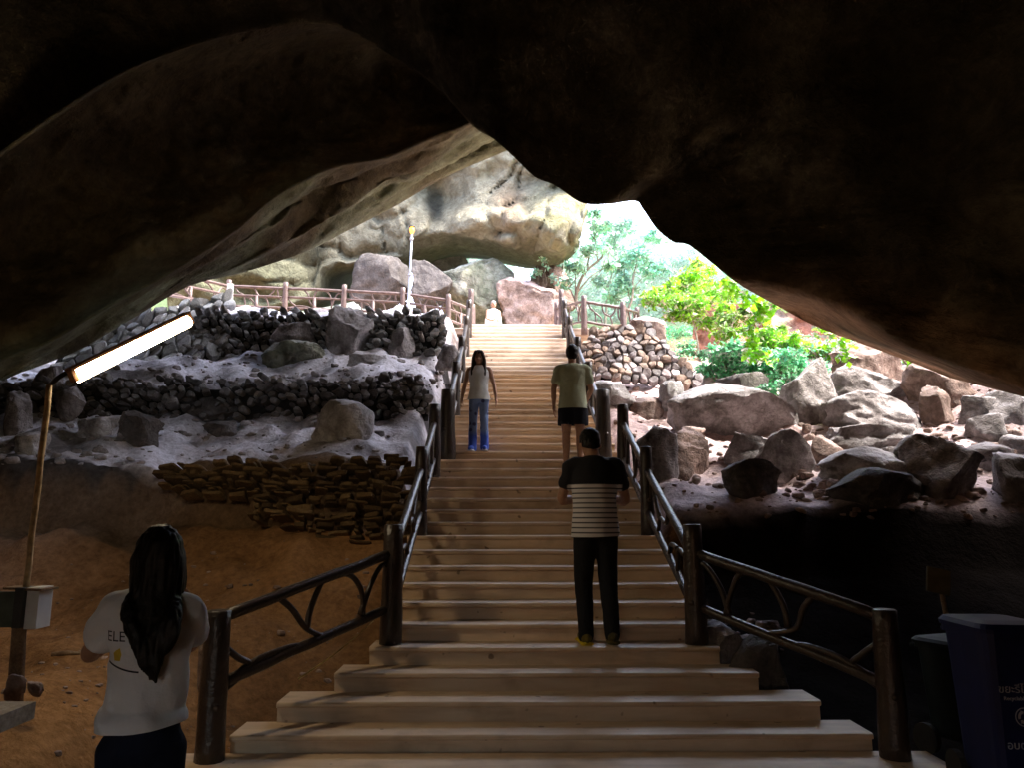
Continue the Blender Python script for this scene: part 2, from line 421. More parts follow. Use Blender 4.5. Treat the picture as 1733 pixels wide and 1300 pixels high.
# far rock face with its low arch, beyond the sink hole
FARB = [(280, 540, 22), (420, 520, 23.5), (520, 500, 24.5), (545, 455, 25), (600, 440, 25.3), (660, 438, 25.3), (700, 424, 25.3), (745, 410, 25.3), (800, 409, 25.3), (860, 421, 25), (915, 430, 24.6), (958, 426, 24.3), (984, 404, 24.2), (986, 374, 24.2), (990, 352, 24.4), (962, 326, 24.6), (935, 310, 25), (930, 260, 25.5)]
FART = [(280, 60, 21), (420, 60, 22.5), (520, 60, 23.5), (560, 60, 24), (610, 60, 24), (665, 60, 24), (705, 60, 24), (748, 60, 24), (795, 60, 24), (835, 60, 24), (860, 60, 24.2), (875, 80, 24.3), (885, 110, 24.3), (893, 140, 24.4), (897, 170, 24.5), (901, 190, 24.6), (905, 200, 25), (910, 210, 25.4)]
def make_far():
    b = spline_cols(FARB, 190); t = spline_cols(FART, 190)
    rows = []
    for back in ((0, 9, 2.5), (0, 5, 1.2), (0, 2.2, .35), (0, .9, .02)):
        rows.append([at(*c)+Vector(back) for c in b])
    M = 90
    for j in range(M+1):
        s = j/M; row = []
        for cb, ct in zip(b, t):
            px, py, Y = cb+(ct-cb)*s
            p = at(px, py, Y)
            f = ss(0, .03, s)
            bulge = -1.5*math.exp(-((py-385)/45)**2)*ss(620, 780, px)-.5*math.exp(-((px-940)/50)**2-((py-385)/50)**2)+1.5*math.exp(-((px-740)/30)**2-((py-340)/60)**2)
            cr = 1-min(1, abs(mn.noise(Vector((p.x*.30+.4*mn.noise(p*.9), 4, p.z*.75))))*5)
            cv = 1-min(1, abs(mn.noise(Vector((p.x*.8+.3*mn.noise(p*.7), 9, p.z*.25))))*6)
            dd = bulge*f+f*(1.0*fbm(p*.28, 3)-.7*abs(mn.noise(Vector((p.x*.45, 2, p.z*.8))))+.22*mn.noise(p*1.1)+.13*fbm(p*2.4, 3)+.34*max(0, cr)**2+.28*max(0, cv)**2)
            row.append(p+(p-CAM).normalized()*dd+Vector((.18*fbm(p*.9, 3), 0, .18*fbm(p*.9+Vector((7, 7, 7)), 3)+.08*mn.noise(p*3.1)))*(1-.5*s))
        rows.append(row)
    me = grid_mesh(rows)
    n = len(rows[0]); tint = []
    for j in range(len(rows)):
        for i in range(n):
            cb = b[i]; ct = t[i]; s = max(0, (j-4)/M)
            px, py = cb[0]+(ct[0]-cb[0])*s, cb[1]+(ct[1]-cb[1])*s
            p = rows[j][i]
            c = Vector((1.05, 1.02, .93))
            nn = mn.noise(Vector((p.x*.3, p.y*.3, p.z*.16)))
            stain = ss(.0, .45, nn+.9*math.exp(-((px-735)/26)**2-((py-350)/45)**2)+.8*math.exp(-((px-535)/28)**2-((py-425)/30)**2)-.1)
            c = c.lerp(Vector((.22, .22, .22)), stain*.9)
            moss = math.exp(-((px-960)/60)**2-((py-375)/55)**2)*ss(-.5, .3, mn.noise(p*1.3)+mn.noise(p*3)*.5)
            c = c.lerp(Vector((.95, .95, .52)), min(1, moss*1.3)*.7)
            pinkk = math.exp(-((px-862)/22)**2-((py-350)/40)**2)
            c = c.lerp(Vector((1.0, .72, .6)), pinkk*.7)
            c = c*(1-.5*ss(600, 520, px))  # left end darkened in the tint to hold down the sun there
            green = ss(640, 420, px)*ss(380, 470, py)
            c = c.lerp(Vector((.55, .68, .5)), green*.55)
            tint.append(tuple(c))
    vcol(me, tint)
    m = rock_mat('far rock', (.14, .128, .096), (.215, .20, .155), (.29, .275, .215), scale=.5, bump=1.0, rough=.9, spec=.2, tint=True, crack=1.2)
    o = link('rock_arch', me, m); tag(o, kind='structure')
make_far()

# ------------------------------------------------------------------ stairs
def board_mat(name, c0, c1, dark):
    m, nt, b = nodes(name)
    tc = N(nt, 'ShaderNodeTexCoord'); oi = N(nt, 'ShaderNodeObjectInfo')
    mp = N(nt, 'ShaderNodeMapping'); mp.inputs['Scale'].default_value = (.9, 6, 6)
    ad = N(nt, 'ShaderNodeVectorMath', operation='ADD')
    cv = N(nt, 'ShaderNodeVectorMath', operation='SCALE'); cv.inputs['Scale'].default_value = 37
    cx = N(nt, 'ShaderNodeCombineXYZ')
    for i in range(3): nt.links.new(oi.outputs['Random'], cx.inputs[i])
    nt.links.new(cx.outputs[0], cv.inputs[0]); nt.links.new(tc.outputs['Object'], ad.inputs[0]); nt.links.new(cv.outputs[0], ad.inputs[1])
    nt.links.new(ad.outputs[0], mp.inputs['Vector'])
    n1 = N(nt, 'ShaderNodeTexNoise'); n1.inputs['Scale'].default_value = 2.2; n1.inputs['Detail'].default_value = 7; n1.inputs['Distortion'].default_value = .6
    nt.links.new(mp.outputs[0], n1.inputs['Vector'])
    n2 = N(nt, 'ShaderNodeTexNoise'); n2.inputs['Scale'].default_value = 3.5; n2.inputs['Detail'].default_value = 5
    nt.links.new(ad.outputs[0], n2.inputs['Vector'])
    r1 = ramp(nt, [(.3, c0), (.7, c1)]); nt.links.new(n1.outputs['Fac'], r1.inputs['Fac'])
    r2 = ramp(nt, [(.30, dark), (.48, (1, 1, 1))]); nt.links.new(n2.outputs['Fac'], r2.inputs['Fac'])
    mx = N(nt, 'ShaderNodeMixRGB', blend_type='MULTIPLY'); mx.inputs['Fac'].default_value = .42
    nt.links.new(r1.outputs[0], mx.inputs['Color1']); nt.links.new(r2.outputs[0], mx.inputs['Color2'])
    # each board a touch lighter or darker, small dark knocks
    n3 = N(nt, 'ShaderNodeTexNoise'); n3.inputs['Scale'].default_value = 11; n3.inputs['Detail'].default_value = 1
    nt.links.new(ad.outputs[0], n3.inputs['Vector'])
    r3 = ramp(nt, [(.22, (.25, .2, .16)), (.27, (1, 1, 1))]); nt.links.new(n3.outputs['Fac'], r3.inputs['Fac'])
    m3 = N(nt, 'ShaderNodeMixRGB', blend_type='MULTIPLY'); m3.inputs['Fac'].default_value = .8
    nt.links.new(mx.outputs[0], m3.inputs['Color1']); nt.links.new(r3.outputs[0], m3.inputs['Color2'])
    hv = N(nt, 'ShaderNodeHueSaturation'); vr = N(nt, 'ShaderNodeMapRange')
    vr.inputs['To Min'].default_value = .82; vr.inputs['To Max'].default_value = 1.12
    nt.links.new(oi.outputs['Random'], vr.inputs['Value']); nt.links.new(vr.outputs[0], hv.inputs['Value']); nt.links.new(m3.outputs[0], hv.inputs['Color'])
    nt.links.new(hv.outputs[0], b.inputs['Base Color'])
    b.inputs['Roughness'].default_value = .42; b.inputs['Specular IOR Level'].default_value = .5
    bp = N(nt, 'ShaderNodeBump'); bp.inputs['Strength'].default_value = .25; bp.inputs['Distance'].default_value = .01
    nt.links.new(n1.outputs['Fac'], bp.inputs['Height']); nt.links.new(bp.outputs[0], b.inputs['Normal'])
    return m
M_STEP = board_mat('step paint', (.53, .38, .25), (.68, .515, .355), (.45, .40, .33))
M_STEPTOP = board_mat('step paint with painted sun', (.54, .445, .37), (.68, .575, .49), (.5, .45, .4))  # paler copy of the step paint, top flight's sunlight put into the colour
def step_mesh(x0, x1, y0, y1, z0, z1, nose=.03):
    """one step: riser with a rounded, slightly overhanging front edge"""
    prof = [(y1, z0), (y0+nose, z0), (y0+nose, z1-.045), (y0+.004, z1-.036), (y0, z1-.026), (y0+.001, z1-.012), (y0+.007, z1-.003), (y0+.018, z1), (y1, z1)]
    nx = 9; b = MB(); vs = []
    for i in range(nx):
        x = x0+(x1-x0)*i/(nx-1)
        for (y, z) in prof:
            vs.append((x, y+.006*mn.noise(Vector((x*1.3, y0, z*9))), z+.005*mn.noise(Vector((x*1.1, y0*3, 1)))))
    m = len(prof)
    fs = [(i*m+j, i*m+j+1, (i+1)*m+j+1, (i+1)*m+j) for i in range(nx-1) for j in range(m-1)]
    fs += [tuple(range(m)), tuple((nx-1)*m+j for j in range(m))[::-1]]
    b.add(vs, fs)
    return b
stairs = empty('staircase', (0, 5.5, 0), 'long flight of tan painted steps climbing to the bright cave mouth', 'staircase')
HALF = {1: 2.19, 2: 1.97, 3: 1.63, 4: 1.42}
for k in range(1, NSTEP+1):
    hw = HALF.get(k, 1.36 if k < 16 else 1.30 if k < 34 else 1.24)
    y0 = step_y(k); y1 = step_y(k+1)+.05 if k < NSTEP else y0+.9
    if k == NSTEP: y1 = y0+.35
    z0 = (k-1)*RISE-.03 if k > 4 else -.12
    st = step_mesh(-hw, hw, y0, y1, z0, k*RISE)
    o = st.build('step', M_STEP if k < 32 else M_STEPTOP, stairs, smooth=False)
    o['label'] = None if False else 'tan board step'
    del o['label']
plat = MB()
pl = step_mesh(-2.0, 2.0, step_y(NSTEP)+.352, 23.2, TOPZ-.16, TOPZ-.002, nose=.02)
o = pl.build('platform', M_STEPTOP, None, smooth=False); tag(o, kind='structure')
# bottom kerb slab in front of the first step
kb = step_mesh(-2.55, 2.55, 4.75, 5.57, -.1, .022); o = kb.build('floor_slab', M_STEP, None, smooth=False); tag(o, kind='structure')
# ------------------------------------------------------------------ dry-stone walls
def clip(poly, mx, my, nx, ny):
    """keep the side of the line through (mx,my) that lies against (nx,ny)"""
    out = []
    for i in range(len(poly)):
        a = poly[i]; b = poly[(i+1) % len(poly)]
        da = (a[0]-mx)*nx+(a[1]-my)*ny; db = (b[0]-mx)*nx+(b[1]-my)*ny
        if da <= 0: out.append(a)
        if da*db < 0:
            t = da/(da-db); out.append((a[0]+(b[0]-a[0])*t, a[1]+(b[1]-a[1])*t))
    return out
def stone_wall(name, label, f, W, Hh, su, sv, mat, gap=.012, depth=.07, seed=1, keep=None, back=True, tones=((1, 1, 1), (.6, .58, .55), (1.1, .9, .75)), jit=.42, messy=.05, backc=(.02, .018, .015), backdrop=.10, btop=None, slab=False, tilt=.42):
    """Voronoi-packed stones over a surface f(u,v)->(point, normal), u in 0..W metres, v in 0..Hh metres"""
    rnd = random.Random(seed)
    nu = max(2, int(W/su)); nv = max(2, int(Hh/sv))
    pts = {}
    for j in range(-1, nv+1):
        for i in range(-1, nu+1):
            ox = .5*(j % 2)
            pts[i, j] = ((i+.5+ox*.9+rnd.uniform(-jit, jit))*W/nu, (j+.5+rnd.uniform(-jit, jit))*Hh/nv)
    ar = su/sv
    V = []; F = []; T = []
    rects = {}
    if slab:
        pts = {}; v = 0.0; j = 0
        while v < Hh:
            hh = sv*rnd.uniform(.55, 1.6); u = -su*rnd.random(); i = 0
            while u < W:
                ww = su*rnd.uniform(.35, 1.9); jj = lambda: rnd.uniform(-.22, .22)*sv
                q = math.sin(u*2.1+v*3)*.03
                rects[i, j] = [(u, v+jj()+q), (u+ww*.5, v+jj()*.6+q), (u+ww, v+jj()+q), (u+ww+jj(), v+hh*.5), (u+ww, v+hh+jj()+q), (u+ww*.5, v+hh+jj()*.6+q), (u, v+hh+jj()+q), (u+jj(), v+hh*.5)]
                pts[i, j] = (u+ww/2, v+hh/2); u += ww; i += 1
            v += hh; j += 1
        nu = nv = 10**6
    for (i, j), c in pts.items():
        if not (0 <= i < nu and 0 <= j < nv): continue
        if keep and not keep(c[0]/W, c[1]/Hh, rnd): continue
        # metric in which cells are about square
        P = [(c[0]-su*1.6, c[1]-sv*1.6), (c[0]+su*1.6, c[1]-sv*1.6), (c[0]+su*1.6, c[1]+sv*1.6), (c[0]-su*1.6, c[1]+sv*1.6)]
        if slab: P = rects[i, j]
        for dj in (() if slab else (-2, -1, 0, 1, 2)):
            for di in (-2, -1, 0, 1, 2):
                q = pts.get((i+di, j+dj))
                if q is None or (di == 0 and dj == 0): continue
                nx, ny = (q[0]-c[0])/ar/ar, (q[1]-c[1])
                P = clip(P, (c[0]+q[0])/2, (c[1]+q[1])/2, nx, ny)
                if len(P) < 3: break
            if len(P) < 3: break
        if len(P) < 3: continue
        cx = sum(p[0] for p in P)/len(P); cy = sum(p[1] for p in P)/len(P)
        # round the outline: subdivide the edges and pull the corners in
        R_ = []
        for a in range(len(P)):
            p0 = P[a]; p1 = P[(a+1) % len(P)]
            L = math.hypot(p1[0]-p0[0], p1[1]-p0[1])
            k = max(1, min(4, int(L/(min(su, sv)*.35))))
            for q in range(k):
                t = q/k; R_.append([p0[0]+(p1[0]-p0[0])*t, p0[1]+(p1[1]-p0[1])*t])
        R_ = [[.22*R_[a-1][0]+.56*R_[a][0]+.22*R_[(a+1) % len(R_)][0], .22*R_[a-1][1]+.56*R_[a][1]+.22*R_[(a+1) % len(R_)][1]] for a in range(len(R_))]
        R_ = [[p[0]+size0*.10*mn.noise(Vector((p[0]*4/su, p[1]*4/sv, seed))), p[1]+size0*.10*mn.noise(Vector((p[0]*4/su, p[1]*4/sv, seed+5)))] for p in R_ for size0 in (min(su, sv),)]
        size = min(max(abs(p[0]-cx) for p in R_), max(abs(p[1]-cy) for p in R_))
        if size < .012: continue
        sh = max(.5, 1-gap/size)
        push = rnd.uniform(-1, 1)*depth*.45+messy*rnd.gauss(0, .5)
        tone = Vector(rnd.choice(tones))*rnd.uniform(.7, 1.2)
        tl = rnd.gauss(0, tilt); tv = rnd.gauss(0, tilt)
        base = len(V); n = len(R_)
        for (fac, dp) in ((sh, -backdrop), (sh, -.0), (sh*.95, depth*.62), (sh*.80, depth*.95), (sh*.40, depth)):
            for p in R_:
                u = cx+(p[0]-cx)*fac; v = cy+(p[1]-cy)*fac
                q, nr = f(u, v)
                d = dp+push if dp > -backdrop else dp
                if dp > 0:
                    d += tl*(p[0]-cx)*fac+tv*(p[1]-cy)*fac
                    d += depth*.5*mn.noise(q*(1.2/max(su, sv))+Vector((seed, 0, 0)))+depth*.25*mn.noise(q*(3.5/max(su, sv)))
                V.append(q+nr*d); T.append(tone)
        for r in range(4):
            for a in range(n):
                b = (a+1) % n
                F.append((base+r*n+a, base+r*n+b, base+(r+1)*n+b, base+(r+1)*n+a))
        F.append(tuple(base+4*n+a for a in range(n)))
    if back:
        base = len(V); m, k = 24, 6
        for b in range(k+1):
            for a in range(m+1):
                q, nr = f(W*a/m, Hh*b/k*(.97 if btop is None else max(0, btop(a/m)))); V.append(q-nr*(backdrop*.55)); T.append(Vector(backc))
        for b in range(k):
            for a in range(m):
                i0 = base+b*(m+1)+a; F.append((i0, i0+1, i0+m+2, i0+m+1))
    me = mesh_of(V, F); vcol(me, [tuple(t) for t in T])
    o = link(name, me, mat, None, smooth=True, sharp=R(32))
    recentre(o)
    tag(o, label, 'stone wall')
    return o
M_WALLW = rock_mat('warm wall stone', (.25, .17, .09), (.40, .27, .14), (.5, .36, .21), scale=4, bump=.7, tint=True, rough=.9)
M_WALLF = rock_mat('fieldstone', (.20, .155, .125), (.31, .25, .21), (.40, .34, .29), scale=4, bump=.7, tint=True, rough=.9)
M_WALLS = rock_mat('slab stone', (.24, .17, .10), (.36, .27, .17), (.44, .35, .24), scale=4, bump=.7, tint=True, rough=.9)
M_WALLG = rock_mat('grey wall stone', (.26, .26, .26), (.40, .40, .40), (.52, .52, .52), scale=4, bump=.7, tint=True, rough=.85)
def bankw(x): return .28*mn.noise(Vector((x*.55, 3.3, 1.0)))+.10*mn.noise(Vector((x*1.9, 8.3, 2.0)))
def bank_f(x0, W, y, z0, lean, top_off=lambda x: 0):
    def f(u, v):
        x = x0+u
        p = Vector((x, y-bankw(x)+v*lean, z0+v+top_off(x)+.05*mn.noise(Vector((x*.8, v, 1)))))
        e = .05; dw = (bankw(x+e)-bankw(x-e))/(2*e)
        nr = Vector((-dw, -1, lean)).normalized()
        return p, nr
    return f
# flat slabs beside the stairs
stone_wall('stone_wall', 'low wall of flat stacked slabs lit warm brown beside the lower steps', bank_f(-4.25, 2.8, 8.50, 1.30, .42), 2.8, .98, .20, .046, M_WALLS,
           gap=.010, depth=.06, seed=3, keep=lambda u, v, r: v > .62-.75*u+r.uniform(-.1, .1) and v < .88+.12*u+r.uniform(-.04, .05) and r.random() > .06, messy=.055, slab=True, tilt=.25, tones=((.50, .44, .33), (.36, .31, .23), (.44, .38, .28), (.26, .22, .17)), back=False)
# dark rubble wall between the two pale ledges
stone_wall('stone_wall', 'dark rubble wall running between the two pale ledges left of the stairs', bank_f(-8.2, 6.75, 11.40, 3.02, .22), 6.75, .74, .13, .095, M_WALLG,
           tilt=.22, gap=.010, depth=.05, seed=5, keep=lambda u, v, r: r.random() > .10 and v < .86+.18*mn.noise(Vector((u*14, 0, 3)))+r.uniform(-.1, .1), messy=.12, btop=lambda u: .7, tones=((.40, .37, .36), (.24, .22, .21), (.52, .49, .47), (.18, .165, .16)))
# rubble wall under the platform fence
stone_wall('stone_wall', 'dark rubble retaining wall under the platform fence left of the stairs', bank_f(-6.3, 4.85, 14.12, 4.50, .28, lambda x: .16*mn.noise(Vector((x*.6, 1, 1)))), 4.85, 1.12, .155, .10, M_WALLG,
           gap=.014, depth=.09, seed=9, keep=lambda u, v, r: v < .93+r.uniform(-.15, .1) and r.random() > .06, messy=.12, btop=lambda u: .82, tones=((.7, .7, .7), (.4, .38, .36), (.95, .95, .95), (.3, .28, .26), (.62, .55, .5)))
def pix_f(b0, t0, b1, t1, W, Hh, bow=.0):
    """bilinear patch through four (px,py,Y) corners"""
    P = [at(*q) for q in (b0, t0, b1, t1)]
    def g(a, b): return (P[0]*(1-a)+P[2]*a)*(1-b)+(P[1]*(1-a)+P[3]*a)*b
    def f(u, v):
        a = u/W; b = v/Hh
        p = g(a, b); nr = (g(a+.01, b)-g(a-.01, b)).cross(g(a, b+.01)-g(a, b-.01)).normalized()
        if nr.y > 0: nr = -nr
        p = p+nr*(bow*math.sin(math.pi*min(1, max(0, a)))+.10*mn.noise(p*.9))
        return p, nr
    return f
stone_wall('stone_wall', 'pale mortared wall of rounded stones behind the lit tube lamp', pix_f((60, 655, 12.6), (130, 560, 13.3), (372, 600, 14.0), (392, 490, 15.2), 3.4, 1.5), 3.4, 1.5, .25, .19, M_WALLG,
           gap=.006, tilt=.2, depth=.06, seed=12, tones=((1, 1, .98), (.8, .82, .78), (1.1, 1.1, 1.08), (.6, .6, .58)), messy=.03)
stone_wall('stone_wall', 'sunlit wall of round brown fieldstones right of the upper stairs', pix_f((962, 645, 14.9), (962, 566, 15.5), (1215, 662, 14.6), (1215, 540, 15.4), 2.95, 1.28, .12), 2.95, 1.28, .165, .125, M_WALLF,
           gap=.004, tilt=.25, depth=.06, seed=15, keep=lambda u, v, r: v < 1.02-1.15*max(0, u-.52)/.48-.35*max(0, .16-u)/.16+r.uniform(-.05, .05), messy=.03,
           tones=((1.15, 1.25, 1.5), (1.05, 1.0, 1.0), (.85, .95, 1.15), (1.2, 1.1, 1.05), (.65, .72, .85)), backc=(.05, .04, .03), btop=lambda u: .92-1.15*max(0, u-.52)/.48-.35*max(0, .16-u)/.16)

# ------------------------------------------------------------------ boulders
def rock_verts(seed, sub=4, planes=10, rough=.085, prof=None, lo=.48, hi=.80):
    rnd = random.Random(seed)
    bm = bmesh.new(); bmesh.ops.create_icosphere(bm, subdivisions=sub, radius=1)
    P = [(Vector((rnd.uniform(-.35, .35), rnd.uniform(-.45, .1), 1)).normalized(), rnd.uniform(.42, .62))]
    for i in range(planes):
        n = Vector((rnd.gauss(0, 1), rnd.gauss(0, 1), rnd.gauss(0, .7))).normalized(); P.append((n, rnd.uniform(lo, hi)))
    off = Vector((seed*1.37, seed*.71, 3.0))
    for v in bm.verts:
        c = v.co.copy()
        c *= 1+.16*mn.noise(c*1.1+off)
        for n, h in P:
            d = c.dot(n)-h-.09*mn.noise(c*1.7+n*7)-.03*mn.noise(c*5+n*7)
            if d > 0: c -= n*d*.9
        r = fbm(c*2.4+off, 4)*rough-abs(mn.noise(c*3.3+off*2))*rough*.8+mn.noise(c*9+off)*rough*.22+mn.noise(c*19+off)*rough*.10
        v.co = c*(1+r)
    xs = [v.co.x for v in bm.verts]; zs = [v.co.z for v in bm.verts]; ys = [v.co.y for v in bm.verts]
    for v in bm.verts:
        v.co = Vector(((v.co.x-min(xs))/(max(xs)-min(xs)), (v.co.y-min(ys))/(max(ys)-min(ys))-.5, (v.co.z-min(zs))/(max(zs)-min(zs))))
        if prof:
            x = v.co.x; q = sum(lerp_tab(prof, min(1, max(0, x+e))) for e in (-.12, -.06, 0, .06, .12))/5
            q = .30+.70*q
            # shear the top down instead of scaling everything, which keeps the sides steep
            v.co.z = min(v.co.z, q+.10*(v.co.z-q)) if v.co.z > q else v.co.z
        k = 1+.34*max(0, (.55-v.co.z)/.55)
        v.co.x = .5+(v.co.x-.5)*k; v.co.y *= k
        v.co.x -= .5
    me = bpy.data.meshes.new('mesh'); bm.to_mesh(me); bm.free()
    return me
def pale_tops(m, c, amt):
    """paler colour on the upward faces of a stone material, and dark stains"""
    nt = m.node_tree; b = nt.nodes['Principled BSDF']; src = b.inputs['Base Color'].links[0].from_socket
    g = N(nt, 'ShaderNodeNewGeometry'); sp = N(nt, 'ShaderNodeSeparateXYZ'); nt.links.new(g.outputs['Normal'], sp.inputs[0])
    tc = N(nt, 'ShaderNodeTexCoord'); n = N(nt, 'ShaderNodeTexNoise'); n.inputs['Scale'].default_value = 5; n.inputs['Detail'].default_value = 7; n.inputs['Roughness'].default_value = .7
    nt.links.new(tc.outputs['Object'], n.inputs['Vector'])
    ad = N(nt, 'ShaderNodeMath', operation='ADD'); nt.links.new(sp.outputs['Z'], ad.inputs[0]); nt.links.new(n.outputs['Fac'], ad.inputs[1])
    r = ramp(nt, [(.82, (0, 0, 0)), (1.0, (amt,)*3)]); 
    sc = N(nt, 'ShaderNodeMath', operation='MULTIPLY'); sc.inputs[1].default_value = .75; nt.links.new(ad.outputs[0], sc.inputs[0]); nt.links.new(sc.outputs[0], r.inputs['Fac'])
    mx = N(nt, 'ShaderNodeMixRGB'); mx.inputs['Color2'].default_value = (*c, 1)
    nt.links.new(r.outputs[0], mx.inputs['Fac']); nt.links.new(src, mx.inputs['Color1'])
    n2 = N(nt, 'ShaderNodeTexNoise'); n2.inputs['Scale'].default_value = 1.7; n2.inputs['Detail'].default_value = 5; n2.inputs['Distortion'].default_value = 1.2
    nt.links.new(tc.outputs['Object'], n2.inputs['Vector'])
    r2 = ramp(nt, [(.36, (.42, .40, .38)), (.56, (1, 1, 1))]); nt.links.new(n2.outputs['Fac'], r2.inputs['Fac'])
    m2 = N(nt, 'ShaderNodeMixRGB', blend_type='MULTIPLY'); m2.inputs['Fac'].default_value = 1
    nt.links.new(mx.outputs[0], m2.inputs['Color1']); nt.links.new(r2.outputs[0], m2.inputs['Color2'])
    nt.links.new(m2.outputs[0], b.inputs['Base Color'])
    return m
M_RK = {
 'grey': rock_mat('grey boulder', (.19, .165, .16), (.35, .32, .315), (.48, .45, .45), scale=2.2, bump=.9, rough=.8, spec=.2),
 'red': rock_mat('red boulder', (.18, .12, .095), (.33, .235, .195), (.44, .345, .305), scale=2.2, bump=.9, rough=.85),
 'dark': rock_mat('dark boulder', (.05, .042, .04), (.10, .087, .08), (.17, .15, .14), scale=2.2, bump=.9, rough=.8),
 'pale': rock_mat('pale boulder', (.36, .34, .35), (.52, .50, .50), (.62, .60, .60), scale=2.2, bump=.8, rough=.85),
 'green': rock_mat('mossy boulder', (.10, .12, .07), (.22, .22, .16), (.36, .34, .28), scale=.9, bump=.9, rough=.85),
}
pale_tops(M_RK['grey'], (.47, .45, .47), .7); pale_tops(M_RK['red'], (.46, .36, .34), .65); pale_tops(M_RK['pale'], (.66, .65, .68), .6); pale_tops(M_RK['green'], (.5, .5, .46), .5)
def boulder(box, mat, label, seed, Y=None, dep=.75, sub=4, planes=10, rough=.085, prof=None, sink=.28, group=None, cat='boulder', name='boulder', rz=None, lo=.48, hi=.80):
    x0, y0, x1, y1 = box
    if Y is None: base = hit((x0+x1)/2, y1-1)
    else: base = at((x0+x1)/2, y1, Y)
    zc = (base-CAM).dot(CM @ Vector((0, 0, -1)))
    w_ = (x1-x0)/1300*zc*1.10; h_ = (y1-y0)/1300*zc*1.14
    me = rock_verts(seed, sub, planes, rough, prof, lo, hi)
    D = w_*dep
    hh = h_*(1+sink)
    me.transform(Matrix.Diagonal((w_, D, hh, 1)))
    base = base+Vector((0, D*.30, -h_*sink))
    o = link(name, me, M_RK[mat], sharp=R(46)); o.location = base
    if rz: o.rotation_euler = (0, 0, rz)
    return tag(o, label, cat, group)
B = boulder
# the boulder slope on the right
B((1148, 648, 1364, 748), 'grey', 'largest boulder, a long dark block with a pale top sloping down to the right', 11, sub=5, rough=.06, dep=.7, prof=[(0, .80), (.22, 1), (.45, .9), (.75, .55), (1, .25)], lo=.42, hi=.7)
B((1121, 648, 1160, 702), 'pale', 'upright pale rock leaning on the left end of the largest boulder', 12, dep=1)
B((1223, 632, 1308, 690), 'dark', 'dark rounded boulder behind the largest boulder, below the bushes', 13)
B((1334, 609, 1424, 716), 'grey', 'tall rough boulder leaning to the right beside the bushes', 14, sub=5, prof=[(0, .45), (.35, .6), (.75, 1), (1, .95)], rough=.09)
B((1417, 618, 1536, 690), 'grey', 'rounded boulder right of the tall leaning one', 15, sub=5)
B((1419, 577, 1549, 652), 'red', 'big brown boulder highest on the slope, just under the cave roof', 16, sub=5, prof=[(0, .55), (.3, 1), (.6, .85), (1, .35)])
B((1411, 667, 1557, 726), 'grey', 'broad boulder with a flat pale top in the middle of the slope', 17, sub=5, prof=[(0, .55), (.3, 1), (.8, .9), (1, .6)], lo=.45, hi=.75)
B((1406, 713, 1568, 764), 'grey', 'low long boulder with a wavy top below the flat topped boulder', 18, sub=5, prof=[(0, .8), (.2, 1), (.5, .62), (.8, .85), (1, .5)])
B((1393, 684, 1423, 716), 'grey', 'small stone wedged at the foot of the tall leaning boulder', 19)
B((1233, 739, 1309, 786), 'grey', 'flat topped boulder sitting on pink soil below the largest boulder', 20, lo=.42, hi=.7)
B((1300, 729, 1374, 807), 'grey', 'upright hunched boulder in the middle of the pink soil', 21, sub=5, prof=[(0, .5), (.35, 1), (.7, .8), (1, .4)])
B((1380, 741, 1432, 786), 'red', 'small brown boulder right of the hunched boulder', 22)
B((1231, 784, 1326, 839), 'dark', 'dark angular block with white streaks on its left face near the ledge', 23, sub=5, planes=7, rough=.05, lo=.42, hi=.66, prof=[(0, .55), (.3, 1), (.75, .95), (1, .7)])
B((1402, 760, 1560, 822), 'pale', 'wide boulder with a bright humped top behind the black boulder', 24, sub=5, prof=[(0, .35), (.3, .85), (.55, 1), (1, .4)])
B((1419, 795, 1613, 868), 'dark', 'black shadowed boulder lowest on the slope at the ledge', 25, sub=5, rough=.06, prof=[(0, .3), (.35, 1), (.75, .75), (1, .25)])
B((1550, 735, 1686, 848), 'grey', 'large pointed brown boulder right of the black boulder', 26, sub=5, prof=[(0, .5), (.3, 1), (.6, .7), (1, .35)])
B((1078, 731, 1148, 814), 'grey', 'dark boulder directly behind the right handrail', 27)
B((1108, 728, 1206, 809), 'red', 'square brown boulder beside the right handrail, lit on top', 28, sub=5, lo=.42, hi=.7)
B((1157, 724, 1195, 748), 'red', 'small brown stone below the left end of the largest boulder', 29)
B((998, 643, 1072, 690), 'pale', 'bright flat slab at the foot of the fieldstone wall', 30, lo=.4, hi=.65)
B((1070, 673, 1124, 709), 'red', 'reddish boulder between the bright slab and the upright pale rock', 31)
B((1568, 656, 1618, 720), 'red', 'reddish upright boulder right of the trickle of wet gravel', 32)
B((1553, 618, 1656, 690), 'red', 'red brown boulder tucked under the low end of the cave roof', 33, sub=5)
B((1643, 672, 1700, 714), 'grey', 'small dim boulder left of the rocks at the right edge', 34)
B((1686, 664, 1760, 716), 'grey', 'dim boulder highest at the right edge of the picture', 35)
B((1654, 705, 1722, 745), 'grey', 'low dim boulder below the small dim boulder at the right', 36)
B((1703, 738, 1765, 770), 'grey', 'flat dim boulder in the middle of the right edge', 37)
B((1705, 773, 1790, 854), 'grey', 'dark tall boulder lowest at the right edge', 38)
B((1643, 750, 1730, 790), 'grey', 'long dim boulder behind the large pointed brown boulder', 39)
B((1496, 760, 1528, 780), 'pale', 'small pale stone behind the wide bright humped boulder', 40)
B((1523, 751, 1565, 786), 'red', 'small brown stone against the large pointed boulder', 41)
B((1071, 531, 1126, 574), 'red', 'brown boulder behind the right end of the platform fence', 42, Y=18)
